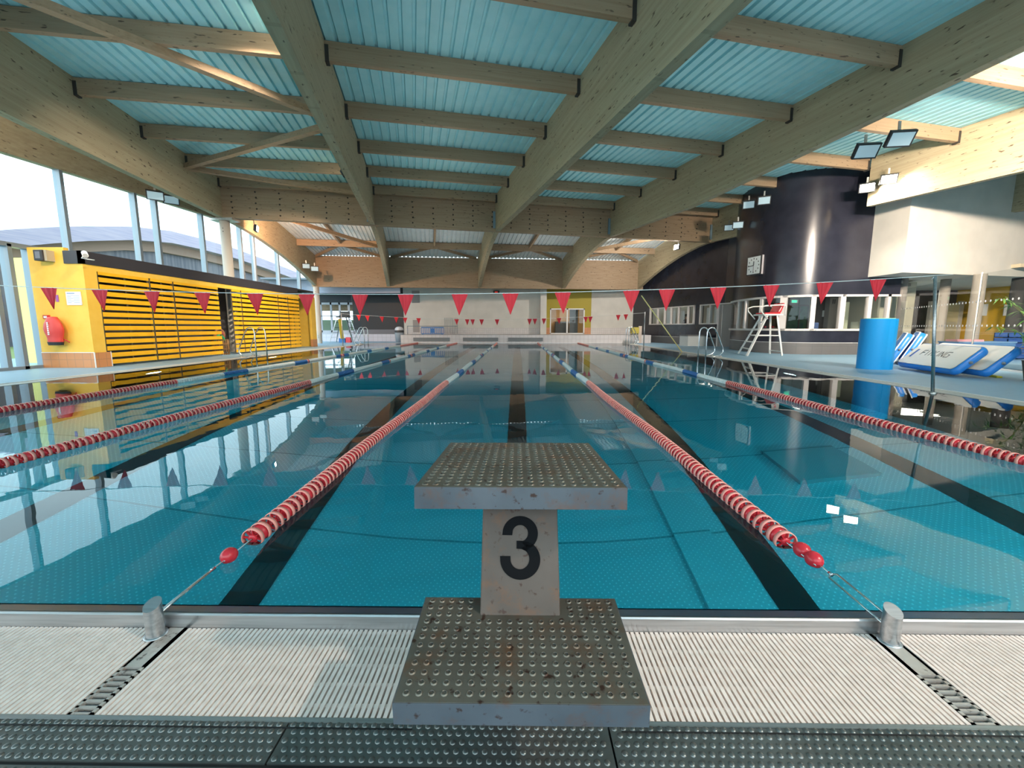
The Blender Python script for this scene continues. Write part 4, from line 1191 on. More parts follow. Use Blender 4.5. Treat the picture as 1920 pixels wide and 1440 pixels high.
# grey chest
a = on_z(1282, 647.5, 0)
e = empty('storage_chest', (9.2, 22.6, 0), 'pale grey storage chest with dark lid against the dark wall', 'chest')
c0 = Vector((8.98, 22.55, 0)); ux = Vector((.92, -.1, 0)); uy = Vector((-.20, .62, 0))
b = MB(); b.prism([tuple(c0), tuple(c0 + ux), tuple(c0 + ux + uy), tuple(c0 + uy)], (0, 0, .52)); b.build('body', mat('chest_grey', (.45, .47, .46), .5), e)
b = MB(); b.prism([tuple(c0 + Vector((-.02, -.02, .52))), tuple(c0 + ux + Vector((.02, -.02, .52))), tuple(c0 + ux + uy + Vector((.02, .02, .52))), tuple(c0 + uy + Vector((-.02, .02, .52)))], (0, 0, .06)); b.build('lid', mat('lid_dark', (.10, .10, .10), .5), e)
# yellow telescopic pole
b = MB(); b.tube([(6.56, 17.0, .01), (4.86, 17.0, 2.22)], .020, 8); tag(b.build('rescue_pole', mat('pole_yellow', (.80, .72, .30), .4)), 'long thin yellow pole leaning out over the pool from the right edge', 'pole')
# yellow rescue board far right
e = empty('reel_cart', (7.4, 25.6, 0), 'yellow box on a pale stand in the far right corner', 'cart')
pc = on_y(1190, 623, 25.6)
b = MB(); b.box((pc.x - .22, 25.45, .62), (pc.x + .22, 25.8, .98)); b.build('box', mat('yellow_box', (.45, .36, .05), .5), e)
b = MB(); b.box((pc.x + .24, 25.6, 0.05), (pc.x + .42, 25.66, 1.05)); b.build('board', mat('board_pale', (.55, .45, .38), .5), e)
b = MB()
for xx in (-.18, .18):
    for yy in (25.5, 25.75): b.tube([(pc.x + xx, yy, 0), (pc.x + xx, yy, .62)], .018, 6)
b.build('leg', CHROME, e)
# blue foam roll
def foam_roll():
    c_ = Vector((8.62, 10.35, 0)); e = empty('foam_mat_roll', tuple(c_), 'upright bright blue rolled foam mat at the pool side', 'rolled mat')
    b = MB(); H = 1.19; n = 40; P = []
    for k in range(n):
        t = 2 * PI * k / n
        r = .33 * (1 + .08 * math.cos(2 * (t - .3)))
        x_ = r * math.cos(t); y_ = r * math.sin(t)
        if math.cos(t + 1.0) > .93: x_ *= 1.12; y_ *= 1.12
        P.append((c_.x + x_, c_.y + y_, 0))
    b.add([(x_, y_, 0) for x_, y_, _ in P] + [(c_.x + (x_-c_.x) * 1.03, c_.y + (y_-c_.y) * 1.03, H) for x_, y_, _ in P], [(k, (k+1) % n, n + (k+1) % n, n + k) for k in range(n)], 0, True)
    b.build('foam', mat('foam_blue', (.0, .30, .72), .5), e)
    b = MB(); path = []
    for k in range(70):
        t = k / 70 * 2 * PI * 3.2; r = .05 + .28 * k / 70; path.append(Vector((c_.x + r * math.cos(t), c_.y + r * math.sin(t), H - .005)))
    b.tube(path, .022, 5)
    b.add([(c_.x + (x_-c_.x) * 1.03, c_.y + (y_-c_.y) * 1.03, H - .012) for x_, y_, _ in P], [tuple(range(n))])
    b.build('top_edge', mat('foam_green', (.35, .62, .42), .6), e)
foam_roll()
# inflatable mats
def mat_slab(a, c, lean, h, thick, lab, logo=False, blue_face=False):
    bside = mat('mat_blue', (.02, .20, .62), .35)
    """a,c bottom edge ends; lean horizontal vector to the top edge; h height"""
    a = Vector(a); c = Vector(c); up = Vector((lean[0], lean[1], h)); W_ = (c - a).length; ex = (c - a).normalized(); ez = up.normalized(); Hh = up.length
    nn = ex.cross(ez).normalized()
    if nn.z < 0: nn = -nn
    r = .13
    def loop(o_, inset=0.0, rr=r):
        out = []
        for cx_, cy_, a0 in ((W_ - rr - 0, Hh - rr, 0), (rr, Hh - rr, 90), (rr, rr, 180), (W_ - rr, rr, 270)):
            for k in range(7):
                t = math.radians(a0 + 15 * k); R_ = rr - inset
                out.append(a + ex * (cx_ + R_ * math.cos(t)) + ez * (cy_ + R_ * math.sin(t)) + nn * o_)
        return out
    e = empty('inflatable_mat', tuple((a + c) / 2), lab, 'inflatable mat', 'inflatable mats on the right deck')
    b = MB(); L_ = []
    for k in range(9):
        t = math.radians(-90 + 180 * k / 8); L_.append(loop(thick / 2 * math.sin(t) + 0, .045 * (1 - math.cos(t)) + .0))
    n = 28
    V = [p for l in L_ for p in l]
    b.add(V, [(j*n+k, j*n+(k+1) % n, (j+1)*n+(k+1) % n, (j+1)*n+k) for j in range(8) for k in range(n)], 0, True)
    b.build('side_wall', bside, e)
    b = MB()
    for sg in (1, -1):
        l = loop(sg * (thick / 2 + .004), .05); b.add(l, [tuple(range(n))])
    b.build('face', mat('mat_white', (.82, .80, .76), .4) if not blue_face else mat('mat_blueface', (.03, .25, .70), .4), e)
    if blue_face:
        rm = MB()
        for sg in (1, -1): rm.tube(loop(sg * (thick / 2 - .004), .012), .016, 6, closed=True)
        rm.build('white_rim', mat('rim_white', (.8, .82, .84), .4), e)
    m2 = MB(); g0 = a + ex * W_ * .12 + ez * Hh * .35 + nn * (thick / 2 + .01)
    m2.bar(g0, g0 + ez * Hh * .33, .05, .012, up=nn); m2.build('handle', mat('strap_blue', (.06, .12, .35), .6), e)
    v = MB(); v.lathe(c + ez * Hh * .45 - ex * .01, [(.03, 0), (.03, .03), (.012, .035), (.012, .05), (.001, .05)], ex, 10); v.build('valve', mat('valve_grey', (.2, .22, .25), .4), e)
    if logo:
        # thin outlined capitals F I T K I N G
        st = MB(); s_ = .15; o_ = a + ex * W_ * .24 + ez * Hh * .46 + nn * (thick / 2 + .009)
        def ln(x0, y0, x1, y1):
            st.bar(o_ + ex * x0 * s_ + ez * y0 * s_ * 1.0, o_ + ex * x1 * s_ + ez * y1 * s_ * 1.0, .011, .003, up=nn)
        G_ = {'F': [(0,0,0,1),(0,1,.8,1),(0,.55,.6,.55)], 'I': [(.2,0,.2,1)], 'T': [(.4,0,.4,1),(0,1,.8,1)], 'K': [(0,0,0,1),(0,.45,.7,1),(.2,.55,.75,0)], 'N': [(0,0,0,1),(0,1,.7,0),(.7,0,.7,1)], 'G': [(.8,1,0,1),(0,1,0,0),(0,0,.8,0),(.8,0,.8,.5),(.8,.5,.45,.5)]}
        x_ = 0
        for ch in 'FITKING':
            for q in G_[ch]: ln(x_ + q[0], q[1], x_ + q[2], q[3])
            x_ += .55 if ch == 'I' else 1.05
        st.build('logo_lettering', DARKM, e)
    return e
mat_slab((9.18, 10.35, .08), (8.62, 8.42, .08), (.56, -.06), .50, .15, 'white inflatable mat with thin lettering leaning in front of the other white one', logo=True)
mat_slab((9.50, 10.25, .08), (8.94, 8.15, .08), (.62, -.02), .52, .15, 'plain white inflatable mat leaning behind the lettered one')
mat_slab((10.9, 12.6, .08), (9.75, 11.2, .08), (.42, -.05), .74, .15, 'blue inflatable mat with white edge leaning just right of the blue foam roll', blue_face=True)
mat_slab((11.25, 12.6, .08), (10.08, 11.2, .08), (.42, -.05), .76, .15, 'blue inflatable mat with white edge, the one farther from the foam roll', blue_face=True)
a = on_z(1822, 700, 0); c = on_z(1874, 709, 0)
b = MB(); b.bar(a + Vector((0, 0, .02)), c + Vector((0, 0, .02)), .09, .035); tag(b.build('foam_strip', mat('strip_yellow', (.65, .52, .02), .5), bevel=.01), 'yellow foam strip lying on the deck by the glass screen', 'foam strip')
# blue box and crates behind the glass
e = empty('storage_box', (14.0, 13.2, 0), 'blue storage box with a pink board on top behind the glass screen', 'storage box')
b = MB(); b.box((13.3, 13.0, 0), (15.0, 13.6, .52)); b.build('body', mat('box_blue', (.10, .22, .42), .5), e)
b = MB(); b.box((13.28, 12.98, .52), (15.02, 13.62, .56)); b.build('lid', mat('lid_blue', (.18, .32, .5), .5), e)
b = MB(); b.box((13.3, 13.05, .561), (14.1, 13.4, .62)); tag(b.build('pink_kickboard', mat('pink_foam', (.75, .35, .38), .6)), 'pink foam board lying on the blue box behind the glass', 'kickboard')
for k in range(5):
    b = MB(); x0 = 15.2; y0 = 13.4; z0 = .01 + k * .165
    b.box((x0, y0, z0), (x0 + .6, y0 + .4, z0 + .02)); b.box((x0, y0, z0), (x0 + .6, y0 + .02, z0 + .15)); b.box((x0, y0 + .38, z0), (x0 + .6, y0 + .4, z0 + .15)); b.box((x0, y0, z0), (x0 + .02, y0 + .4, z0 + .15)); b.box((x0 + .58, y0, z0), (x0 + .6, y0 + .4, z0 + .15))
    b.box((x0 - .03, y0 - .03, z0 + .13), (x0 + .63, y0, z0 + .155))
    tag(b.build('plastic_crate', mat('crate_blue', (.04, .10, .33), .5)), 'dark blue plastic crate behind the glass, ' + ['bottom of the stack', 'second from the bottom of the stack', 'in the middle of the stack', 'second from the top of the stack', 'topmost of the stack'][k], 'crate', 'blue crates stacked behind the glass')
# plant
def plant():
    base = Vector((9.58, 7.9, 0)); e = empty('potted_bamboo', tuple(base), 'leafy green bamboo plant at the right edge by the glass', 'plant')
    b = MB(); b.lathe(base, [(.14, 0), (.2, .36), (.21, .38), (.18, .38), (.16, .34), (.001, .34)], seg=20); b.build('pot', mat('pot_brown', (.10, .07, .05), .6), e)
    st = MB(); lf = MB(); rng = random.Random(5)
    for k in range(14):
        a_ = rng.uniform(0, 2 * PI); h_ = rng.uniform(.8, 1.5); ln_ = rng.uniform(.3, .75)
        P = [base + Vector((math.cos(a_) * ln_ * (t ** 1.8), math.sin(a_) * ln_ * (t ** 1.8), .34 + h_ * t - .28 * t ** 3)) for t in [j / 7 for j in range(8)]]
        st.tube(P, [.009 * (1 - j / 9) for j in range(8)], 5)
        for j in range(2, 8):
            for m_ in range(7):
                p = P[j]; aa = rng.uniform(0, 2 * PI); l_ = rng.uniform(.14, .30); wd = rng.uniform(.010, .018)
                d = Vector((math.cos(aa), math.sin(aa), rng.uniform(-.5, .55))).normalized(); sd = d.cross(Vector((0, 0, 1))).normalized() * wd
                q1 = p + d * l_ * .45; q2 = p + d * l_ + Vector((0, 0, -.06))
                lf.add([p, q1 + sd, q2, q1 - sd], [(0, 1, 2, 3)])
    st.build('stem', mat('bamboo_stem', (.22, .24, .06), .5), e)
    lf.build('foliage', noisy('bamboo_leaf', (.08, .24, .04), (.22, .42, .10), 8, .45), e)
plant()
# small detector on white wall
p = on_y(1906, 499, 15.3); b = MB(); b.box((p.x - .1, 15.1, p.z - .06), (p.x + .12, 15.4, p.z + .06)); b.cyl((p.x + .16, 15.0, p.z - .04), (p.x + .22, 15.3, p.z), .05, 10)
tag(b.build('wall_detector', mat('detector_cream', (.62, .52, .36), .4), bevel=.01), 'small cream device on the lower edge of the white upper wall', 'detector')

# ================================================================== far end
YB = 30.1
ZP = .50
b = MB()
b.box((-7.3, PY1 + .1, 0), (8.3, 40, ZP)); struct(b.build('floor_ledge', tiles('ledge_tiles', (.66, .62, .62), (.45, .42, .42), .25, .35)))
b = MB()
for (p0, p1) in ((775, 843), (868, 934), (953, 1018)):
    a = on_y(p0, 633, PY1 + .09); c = on_y(p1, 640, PY1 + .09); b.box((a.x, PY1 + .05, .12), (c.x, PY1 + .098, .34))
struct(b.build('trim_8', mat('grey_panel', (.20, .21, .22), .5)))
b = MB(); b.box((PX0 - .3, PY1, -.2), (PX1 + .3, PY1 + .12, .012)); struct(b.build('trim_9', BRUSH))
def yw(px): return on_y(px, 600, YB).x
b = MB()
b.box((yw(757), YB, 0), (yw(1024), YB + .2, 3.9)); b.box((yw(1108), YB, 0), (9.5, YB + .2, 3.9)); struct(b.build('wall_far', PALEW))
b = MB(); b.box((yw(760), YB - .01, ZP), (yw(1024), YB, .92)); b.box((yw(1108), YB - .01, ZP), (8.3, YB, .92)); struct(b.build('baseboard_far', WHT_T))
# projecting pale wing
b = MB(); b.box((yw(1012), YB - .9, ZP), (yw(1023), YB, 3.9)); struct(b.build('wall_far_pier', PALEW))
# yellow portal with window
b = MB(); x0, x1 = yw(1024), yw(1108); w0, w1 = yw(1031), yw(1096)
b.box((x0, YB - .02, 2.28), (x1, YB + .2, 3.9)); b.box((x0, YB - .02, .95), (w0, YB + .2, 2.28)); b.box((w1, YB - .02, .95), (x1, YB + .2, 2.28)); struct(b.build('wall_far_yellow', mat('mustard', (.42, .33, .03), .6)))
b = MB(); b.box((x0, YB - .03, ZP), (w0, YB + .2, .95)); b.box((w1, YB - .03, ZP), (x1, YB + .2, .95)); struct(b.build('baseboard_portal', ORT))
b = MB()
for a_, c_ in ((w0, w0 + .08), ((w0 + w1) / 2 - .05, (w0 + w1) / 2 + .05), (w1 - .08, w1)): b.box((a_, YB - .04, ZP + .02), (c_, YB + .06, 2.28))
b.box((w0, YB - .04, 2.2), (w1, YB + .06, 2.28)); b.box((w0, YB - .04, ZP), (w1, YB + .06, ZP + .08)); o = struct(b.build('window_7', WHITE))
g = MB(); g.quad((w0, YB, ZP), (w1, YB, ZP), (w1, YB, 2.25), (w0, YB, 2.25)); g.build('pane', GLASSC, o)
b = MB(); b.box((w0 - 1, YB + 3, ZP), (w1 + 2, YB + 3.1, 3)); b.box((w0 - 1, YB + .3, 2.7), (w1 + 2, YB + 3.1, 2.8)); struct(b.build('wall_back_room', mat('back_room_ochre', (.45, .24, .08), .6)))
b = MB(); b.box((w0 + .6, YB + 2.2, ZP), (w0 + 1.6, YB + 2.8, ZP + .9)); tag(b.build('counter', mat('counter_dark', (.05, .05, .05), .5)), 'dark counter inside the room behind the far yellow-framed window', 'counter')
b = MB(); b.box((w1 - .9, YB + 1.2, ZP), (w1 - .3, YB + 1.3, 2.6)); tag(b.build('folding_screen', mat('screen_dark', (.10, .11, .12), .5)), 'dark upright panel at the right in the far window', 'panel')
# display
a = on_y(925, 545, 29.9); b = MB(); b.box((a.x, 29.85, a.z - .2), (a.x + .42, 30.08, a.z)); e = tag(b.build('digital_clock', DARKM), 'small black digital display high on the far white wall', 'display')
b = MB(); b.box((a.x + .1, 29.845, a.z - .13), (a.x + .3, 29.85, a.z - .07)); b.build('digits', mat('digits_red', (.3, .02, .01), .4, emit=(1, .05, .02), es=.6), e)
# grey patches on far left wall
for i, (p0, p1) in enumerate((((772, 545), (787, 568)), ((774, 600), (787, 623)))):
    a = on_y(*p0, YB - .01); c = on_y(*p1, YB - .01); b = MB(); b.box((a.x, YB - .02, max(c.z, ZP)), (c.x, YB - .001, a.z))
    struct(b.build('vent_panel_trim', mat('taupe', (.33, .29, .27), .6)))
# railing on the ledge
e = empty('railing', (-5, 29.4, ZP), 'thin grey railing and gate on the far white ledge', 'railing')
b = MB(); yr = 29.3
b.tube([(on_y(764, 611, yr).x, yr, 1.06), (on_y(858, 611, yr).x, yr, 1.06)], .02, 6); b.tube([(on_y(764, 611, yr).x, yr, ZP), (on_y(764, 611, yr).x, yr, 1.08)], .02, 6); b.build('handrail', ALU, e)
b = MB()
for k in range(10):
    x = on_y(834 + k * 2.6, 611, yr).x; b.tube([(x, yr, ZP + .02), (x, yr, 1.62)], .014, 5)
b.build('gate_bars', ALU, e)
# blue barrier
e = empty('barrier', (-5.6, 28.6, ZP), 'blue and white slatted barrier on the far ledge', 'barrier')
xa, xb_ = on_y(790, 620, 28.6).x, on_y(832, 620, 28.6).x
b = MB(); b.box((xa, 28.58, .93), (xb_, 28.62, 1.0)); b.box((xa, 28.58, .53), (xb_, 28.62, .57))
for k in range(13):
    x = xa + (xb_ - xa) * k / 12.0; b.box((x - .02, 28.585, .56), (x + .02, 28.615, .95))
b.box(((xa + xb_) / 2 - .15, 28.57, .6), ((xa + xb_) / 2 + .15, 28.6, .9))
b.build('frame', BLUEP, e)
b = MB()
for xx in (xa + .1, xb_ - .1): b.box((xx - .03, 28.4, ZP), (xx + .03, 28.8, .54))
b.build('foot', BLUEP, e)
# bin at far left
xb2 = on_y(748.5, 620, 27.6).x
e = empty('waste_bin', (xb2, 27.6, 0), 'grey bin with a pale domed lid left of the white ledge', 'bin')
b = MB(); b.lathe((xb2, 27.6, 0), [(.001, 0), (.24, 0), (.28, .62), (.28, .64)], seg=20); b.build('body', mat('bin_grey', (.30, .34, .38), .5), e)
b = MB(); b.lathe((xb2, 27.6, .64), [(.29, 0), (.29, .14), (.27, .15)], seg=20); b.build('rim', DARKM, e)
b = MB(); b.lathe((xb2, 27.6, .79), [(.28, 0), (.26, .12), (.16, .21), (.001, .23)], seg=20); b.build('lid', mat('bin_lid', (.62, .63, .66), .4), e)
# far left dark wall, kerb
xk0, xk1 = on_y(612, 620, YB).x, on_y(758, 620, YB).x
b = MB(); b.box((on_y(662, 600, YB).x, YB, .8), (xk1, YB + .2, 3.9)); struct(b.build('wall_far_dark', mat('far_black', (.014, .013, .016), .5)))
b = MB(); b.box((on_y(662, 600, YB).x, YB - .02, .5), (xk1, YB + .2, .82)); struct(b.build('trim_10', mat('far_grey', (.15, .15, .17), .5)))
b = MB(); b.box((xk0, YB - .6, 0), (xk1 + .05, YB + .1, .50)); struct(b.build('wall_far_kerb', tiles('kerb_tiles', (.60, .58, .64), (.42, .40, .45), .3, .4)))
b = MB(); b.prism([(-16, 26.8, 3.95), (9, 28.8, 3.95), (9, 34, 3.95), (-16, 34, 3.95)], (0, 0, .1)); struct(b.build('ceiling_far', mat('far_ceiling', (.20, .22, .26), .7)))
b = MB(); b.box((-15.9, 27.6, 3.15), (on_y(752, 600, 27.6).x, 27.7, 3.95)); 
struct(b.build('wall_far_canopy', mat('canopy', (.30, .32, .40), .6)))
# far left glazing
xg0, xg1 = on_y(598, 600, YB + 1).x, on_y(662, 600, YB + 1).x
b = MB()
for px in (603, 622, 638, 655):
    x = on_y(px, 600, YB + 1).x; b.box((x - .06, YB + .95, .6), (x + .06, YB + 1.05, 2.75))
b.box((xg0, YB + .95, 2.6), (xg1, YB + 1.05, 2.75)); b.box((xg0, YB + .95, 1.75), (xg1, YB + 1.05, 1.82)); b.box((xg0, YB + .95, 0), (xg1, YB + 1.05, .75))
o = struct(b.build('window_8', mat('pale_frame', (.5, .5, .55), .5)))
b = MB(); b.box((xg0 - 1, YB + 2.2, 2.2), (xg1, YB + 2.35, 3.1)); struct(b.build('far_wood_beam', WOODX))
b = MB(); b.box((xg0 - 1, YB + .95, 2.75), (xg1, YB + 1.05, 3.95)); struct(b.build('wall_far_over', mat('over_dark', (.05, .05, .06), .6)))
b = MB(); b.box((xg0 - 8, YB + 4, 0), (xg1 + 1, YB + 4.3, 1.55)); b.box((xg0 - 8, YB + 3.9, 2.3), (xg1 + 1, YB + 4.3, 3.4)); struct(b.build('wall_sky_screen', mat('sky_screen_green', (.16, .22, .15), .8)))  # box added outside to dim the sky seen through this glazing
# movable far-left guard chair
def guard_far():
    y0 = 27.6; x0 = on_y(645, 620, y0).x
    e = empty('lifeguard_chair', (x0, y0, 0), 'pale metal attendant chair with yellow slide-like panel at the far left', 'lifeguard chair')
    LG = CHROME
    T_ = [(x0 - .3, y0 - .3, 1.6), (x0 + .3, y0 - .3, 1.6), (x0 + .3, y0 + .3, 1.6), (x0 - .3, y0 + .3, 1.6)]
    q = [(x0 - .75, y0 - .5, 0), (x0 + .75, y0 - .5, 0), (x0 + .75, y0 + .5, 0), (x0 - .75, y0 + .5, 0)]
    for i in range(4):
        b = MB(); b.bar(q[i], T_[i], .06, .04); b.build('leg', LG, e)
    b = MB()
    for t in (.2, .4, .6, .8):
        b.bar(Vector(q[0]).lerp(Vector(T_[0]), t), Vector(q[3]).lerp(Vector(T_[3]), t), .05, .03); b.bar(Vector(q[1]).lerp(Vector(T_[1]), t), Vector(q[2]).lerp(Vector(T_[2]), t), .05, .03)
    b.build('rungs', LG, e)
    b = MB(); b.box((x0 - .34, y0 - .34, 1.6), (x0 + .34, y0 + .34, 1.66)); b.build('seat', DARKM, e)
    b = MB(); b.box((x0 - .3, y0 + .28, 1.66), (x0 + .3, y0 + .33, 2.0)); b.build('backrest', DARKM, e)
    b = MB(); b.bar((x0 + .05, y0 - .45, .25), (x0 - .1, y0 - .32, 1.5), .22, .03); b.build('panel', mat('yellow_panel', (.5, .38, .02), .5), e)
    b = MB(); b.box((x0 - .25, y0 - .3, .001), (x0 + .15, y0 + .1, .28)); tag(b.build('toy_crate', BLUEP), 'blue crate under the far left attendant chair', 'crate')
    b = MB(); b.box((x0 + .2, y0 - .3, .001), (x0 + .5, y0 + .0, .34)); tag(b.build('toy_box', REDP), 'red box under the far left attendant chair', 'box')
guard_far()

# ================================================================== floodlights
def at_u(px, py, u):
    r = ray(px, py); n_ = E1; o_ = O0 + E1 * u
    t = (o_ - Vector((0, 0, 0))).dot(n_) / r.dot(n_)
    return Vector((0, 0, 1)) + r * t
LENS = mat('lens_unlit_glow', (.32, .42, .46), .3, emit=(.55, .8, .9), es=.25)  # lamp is off; weak glow added to imitate bright pale glass
LENSL = mat('lens_lit', (1, .95, .85), .3, emit=(1, .86, .66), es=30)
LENSW = mat('lens_lit_white', (1, 1, 1), .3, emit=(.95, .97, 1), es=18)
def flood(p, d, w_, h_, lab, m, power=0, col=(1, .9, .75), spread=150, up=(0, 0, 1), grp=None, ldir=None):
    p = Vector(p); d = Vector(d).normalized()
    sx_ = d.cross(Vector(up)).normalized(); uz = sx_.cross(d).normalized()
    e = empty('floodlight', tuple(p), lab, 'floodlight', grp)
    b = MB(); b.obox(p - d * .045, sx_ * w_ / 2, uz * h_ / 2, d * .04); 
    for k in range(6): b.obox(p - d * .10 + sx_ * (k - 2.5) * w_ / 7, sx_ * .006, uz * h_ * .4, d * .02)
    b.build('housing', DARKM, e)
    b = MB(); b.obox(p - d * .003, sx_ * w_ * .43, uz * h_ * .40, d * .004); b.build('lens', m, e)
    b = MB(); b.bar(p - d * .1, p - d * .12 + Vector((0, 0, .30)), .05, .02); b.build('bracket', STEEL, e)
    if power:
        ld = Vector(ldir).normalized() if ldir else d
        area_light('floodlight_beam', tuple(p + d * .06 + ld * .02), tuple(p + d * .06 + ld * 2), w_ * .8, power, col, spread, h_ * .8)
CAMV = Vector((0, 0, 1))
def toward(p, dz=0): return (CAMV - p).normalized() + Vector((-.12, 0, dz))
p1 = at_u(1626, 284, 16.35 + .30); p2 = at_u(1690, 261, 16.35 + .30)
flood(p1, Vector((-.10, -.80, -.62)), .46, .30, 'unlit floodlight under the right beam, the lower one of the big pair', LENS, grp='floodlights under the beams')
flood(p2, Vector((-.10, -.80, -.62)), .46, .30, 'unlit floodlight under the right beam, the upper one of the big pair', LENS, grp='floodlights under the beams')
p3 = at_u(1626, 352, 21.8 - .40); p4 = at_u(1667, 336, 21.8 - .40)
flood(p3, Vector((-.45, -.65, -.35)), .42, .28, 'glaring lit floodlight by the white wall, the one nearer the dark wall', LENSL, 75, spread=180, ldir=(.25, -.25, -.9), grp='floodlights under the beams')
flood(p4, Vector((-.35, -.65, -.35)), .42, .28, 'glaring lit floodlight by the white wall, the one farther from the dark wall', LENSL, 75, spread=180, ldir=(.25, -.25, -.9), grp='floodlights under the beams')
def off_wall(px, py, off):
    h_ = bul_hit(px)[0]; p_ = on_y(px, py, h_.y - off); return p_
p5 = off_wall(1404, 384, .45); p6 = off_wall(1433, 376, .45)
flood(p5, Vector((-.35, -.75, -.45)), .42, .30, 'small unlit floodlight left of its twin in front of the dark wall', LENS, grp='floodlights under the beams')
flood(p6, Vector((-.35, -.75, -.45)), .42, .30, 'small unlit floodlight right of its twin in front of the dark wall', LENS, grp='floodlights under the beams')
p7 = at_u(1367, 427, 21.8 - .35); p8 = at_u(1384, 422, 21.8 - 1.4)
flood(p7, Vector((-.3, -.8, -.35)), .42, .28, 'tiny floodlight on the pale beam just right of the cross beam', LENS, grp='floodlights under the beams')
flood(p8, Vector((-.3, -.8, -.35)), .42, .28, 'tiny floodlight partly hidden by the dark curved wall edge', LENS, grp='floodlights under the beams')
p9 = on_y(1268, 463, 21.9); flood(p9, Vector((-.9, -.35, .1)), .36, .26, 'bright white floodlight below the right end of the cross beam', LENSW, 420, (1, .9, .8), 175, ldir=(-.7, .7, -.25), grp='floodlights under the beams')
pa = at_u(291, 367, -.45); pb = at_u(321, 375, -.45)
flood(pa, Vector((.55, -.7, -.45)), .44, .28, 'unlit floodlight above the left windows, the left of the pair', LENS, grp='floodlights under the beams')
flood(pb, Vector((.55, -.7, -.45)), .44, .28, 'unlit floodlight above the left windows, the right of the pair', LENS, grp='floodlights under the beams')
pc_ = on_y(483, 429, 17.9); flood(pc_, Vector((.8, .3, -.1)), .36, .26, 'lit floodlight beside the left column seen from behind', LENSW, 420, (1, .58, .34), 175, ldir=(-.15, 1, -.12), grp='floodlights under the beams')
pd_ = on_y(574, 499, 24.0); pe_ = on_y(590, 504, 24.0)
flood(pd_, Vector((.4, -.85, -.3)), .40, .28, 'small floodlight at the foot of the orange arched beam, left one', LENS, grp='floodlights under the beams')
flood(pe_, Vector((.4, -.85, -.3)), .40, .28, 'small floodlight at the foot of the orange arched beam, right one', LENS, grp='floodlights under the beams')

# added fill floodlights, unseen, for the white wall, near deck, header and cabin
for (u_, s_, tg, pw_, sp_) in ((16.75, 15.0, (15.0, 14.8, 3.0), 330, 90), (16.75, 17.0, (12.5, 14.5, 3.0), 300, 90), (11.6, 21.5, (1.0, 1.0, 0), 150, 150), (-.55, 12.6, (-11.9, 9.6, 5.6), 170, 150), (5.2, 10.7, (-10.4, 13.0, .9), 120, 75), (5.2, 3.6, (-10.4, 18, .9), 120, 75)):
    pp = G(u_, s_, 4.9 if u_ != 5.2 else 5.92)
    flood(pp, Vector(tg) - pp, .46, .30, 'added fill floodlight out of view at the side of a roof beam', LENSL, pw_, (1, .70, .50) if u_ < 0 else (1, .84, .68), sp_, grp='added fill floodlights out of view')
# lamps inside the rooms
area_light('room_lamp', (11.6, 26, 2.55), (11.6, 26, 0), 2.0, 60, (1, .85, .7))
area_light('office_lamp', (13, 18, 2.5), (13, 18, 0), 1.6, 35, (1, .93, .82))
area_light('office_lamp', (16.2, 17.5, 2.5), (16.2, 17.5, 0), 1.4, 40, (1, .95, .8))
area_light('lobby_lamp', (22.5, 17.4, 2.65), (22.5, 17.4, 0), .6, 60, (1, .9, .75))
area_light('lobby_lamp', (17.2, 19.6, 2.65), (17.2, 19.6, 0), .5, 25, (1, .9, .75))
area_light('back_room_lamp', (3.6, 31.8, 2.6), (3.6, 31.8, 0), 1.2, 25, (1, .85, .65))

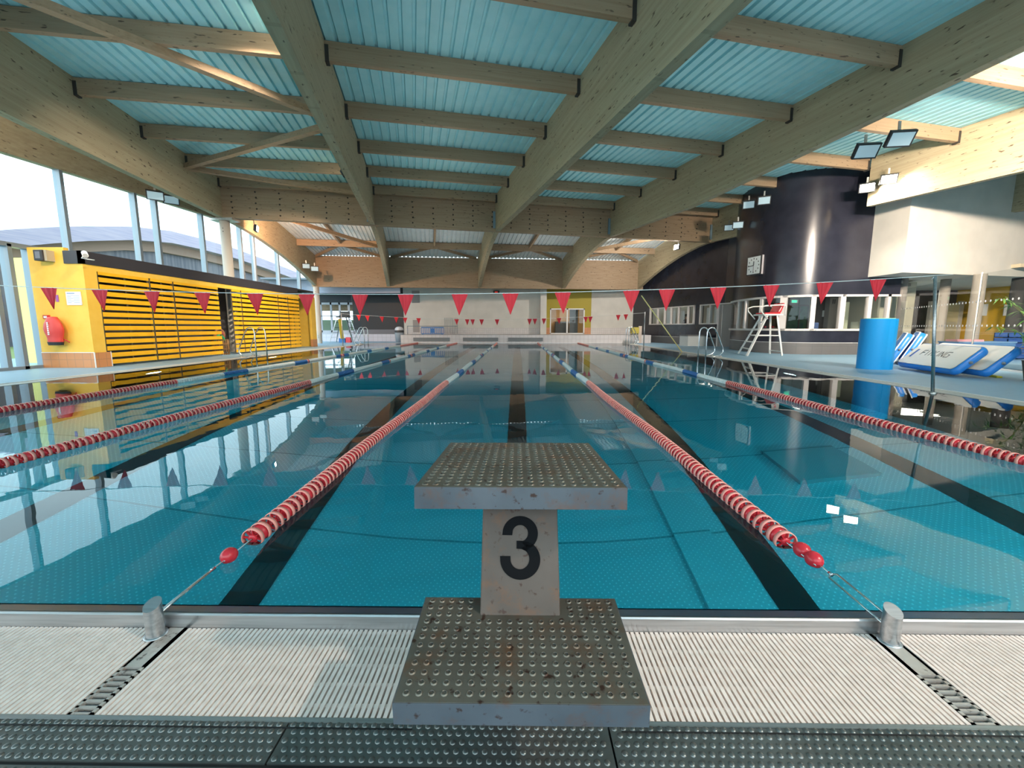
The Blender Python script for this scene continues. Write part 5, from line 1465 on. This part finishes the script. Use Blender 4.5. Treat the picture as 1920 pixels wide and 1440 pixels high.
# person behind the window
def person():
    bx, by_ = 10.15, 25.9
    e = empty('person', (bx, by_, 0), 'dark-haired person in dark clothes seen behind the far side window', 'person')
    me = bpy.data.meshes.new('body')
    V = [(0, 0, .95), (0, 0, 1.15), (0, 0, 1.36), (0, 0, 1.46), (0, 0, 1.54), (0, -.01, 1.66),
         (-.18, 0, 1.36), (-.22, -.03, 1.1), (-.10, -.16, 1.02), (.18, 0, 1.36), (.22, -.03, 1.1), (.10, -.16, 1.02),
         (-.09, 0, .88), (-.10, .0, .48), (-.10, .02, .05), (-.10, -.10, .03), (.09, 0, .88), (.10, 0, .48), (.10, .02, .05), (.10, -.10, .03)]
    Ed = [(0, 1), (1, 2), (2, 3), (3, 4), (4, 5), (2, 6), (6, 7), (7, 8), (2, 9), (9, 10), (10, 11), (0, 12), (12, 13), (13, 14), (14, 15), (0, 16), (16, 17), (17, 18), (18, 19)]
    R_ = [.13, .13, .15, .055, .085, .085, .06, .042, .03, .06, .042, .03, .09, .06, .045, .035, .09, .06, .045, .035]
    me.from_pydata([(bx + x, by_ + y, z) for x, y, z in V], Ed, [])
    o = bpy.data.objects.new('body', me); C.objects.link(o); o.parent = e; o.matrix_parent_inverse = Matrix.Translation(-e.location)
    md = o.modifiers.new('skin', 'SKIN'); sv = me.skin_vertices[0].data
    for i, r_ in enumerate(R_): sv[i].radius = (r_, r_ * .8); 
    sv[0].use_root = True
    s2 = o.modifiers.new('sub', 'SUBSURF'); s2.levels = s2.render_levels = 2
    skin = mat('skin', (.42, .24, .16), .5); me.materials.append(skin)
    b = MB(); b.sphere((bx, by_ + .02, 1.68), .11, 14, 10, sc=(.95, 1.05, 1.0)); b.sphere((bx, by_ + .07, 1.56), .085, 12, 8, sc=(1, .8, 1.5)); b.build('hair', mat('hair_dark', (.015, .01, .008), .5), e)
    b = MB(); b.lathe((bx, by_, .92), [(.16, 0), (.155, .2), (.175, .4), (.20, .46), (.12, .53), (.07, .55)], seg=18); o2 = b.build('shirt', mat('shirt_dark', (.05, .03, .03), .7), e)
    # face
    b = MB(); b.sphere((bx - .03, by_ - .085, 1.645), .010, 8, 6); b.sphere((bx + .03, by_ - .085, 1.645), .010, 8, 6); b.build('eyes', DARKM, e)
    b = MB(); b.sphere((bx, by_ - .10, 1.615), .014, 8, 6, sc=(.8, 1, 1.4)); b.build('nose', skin, e)
person()
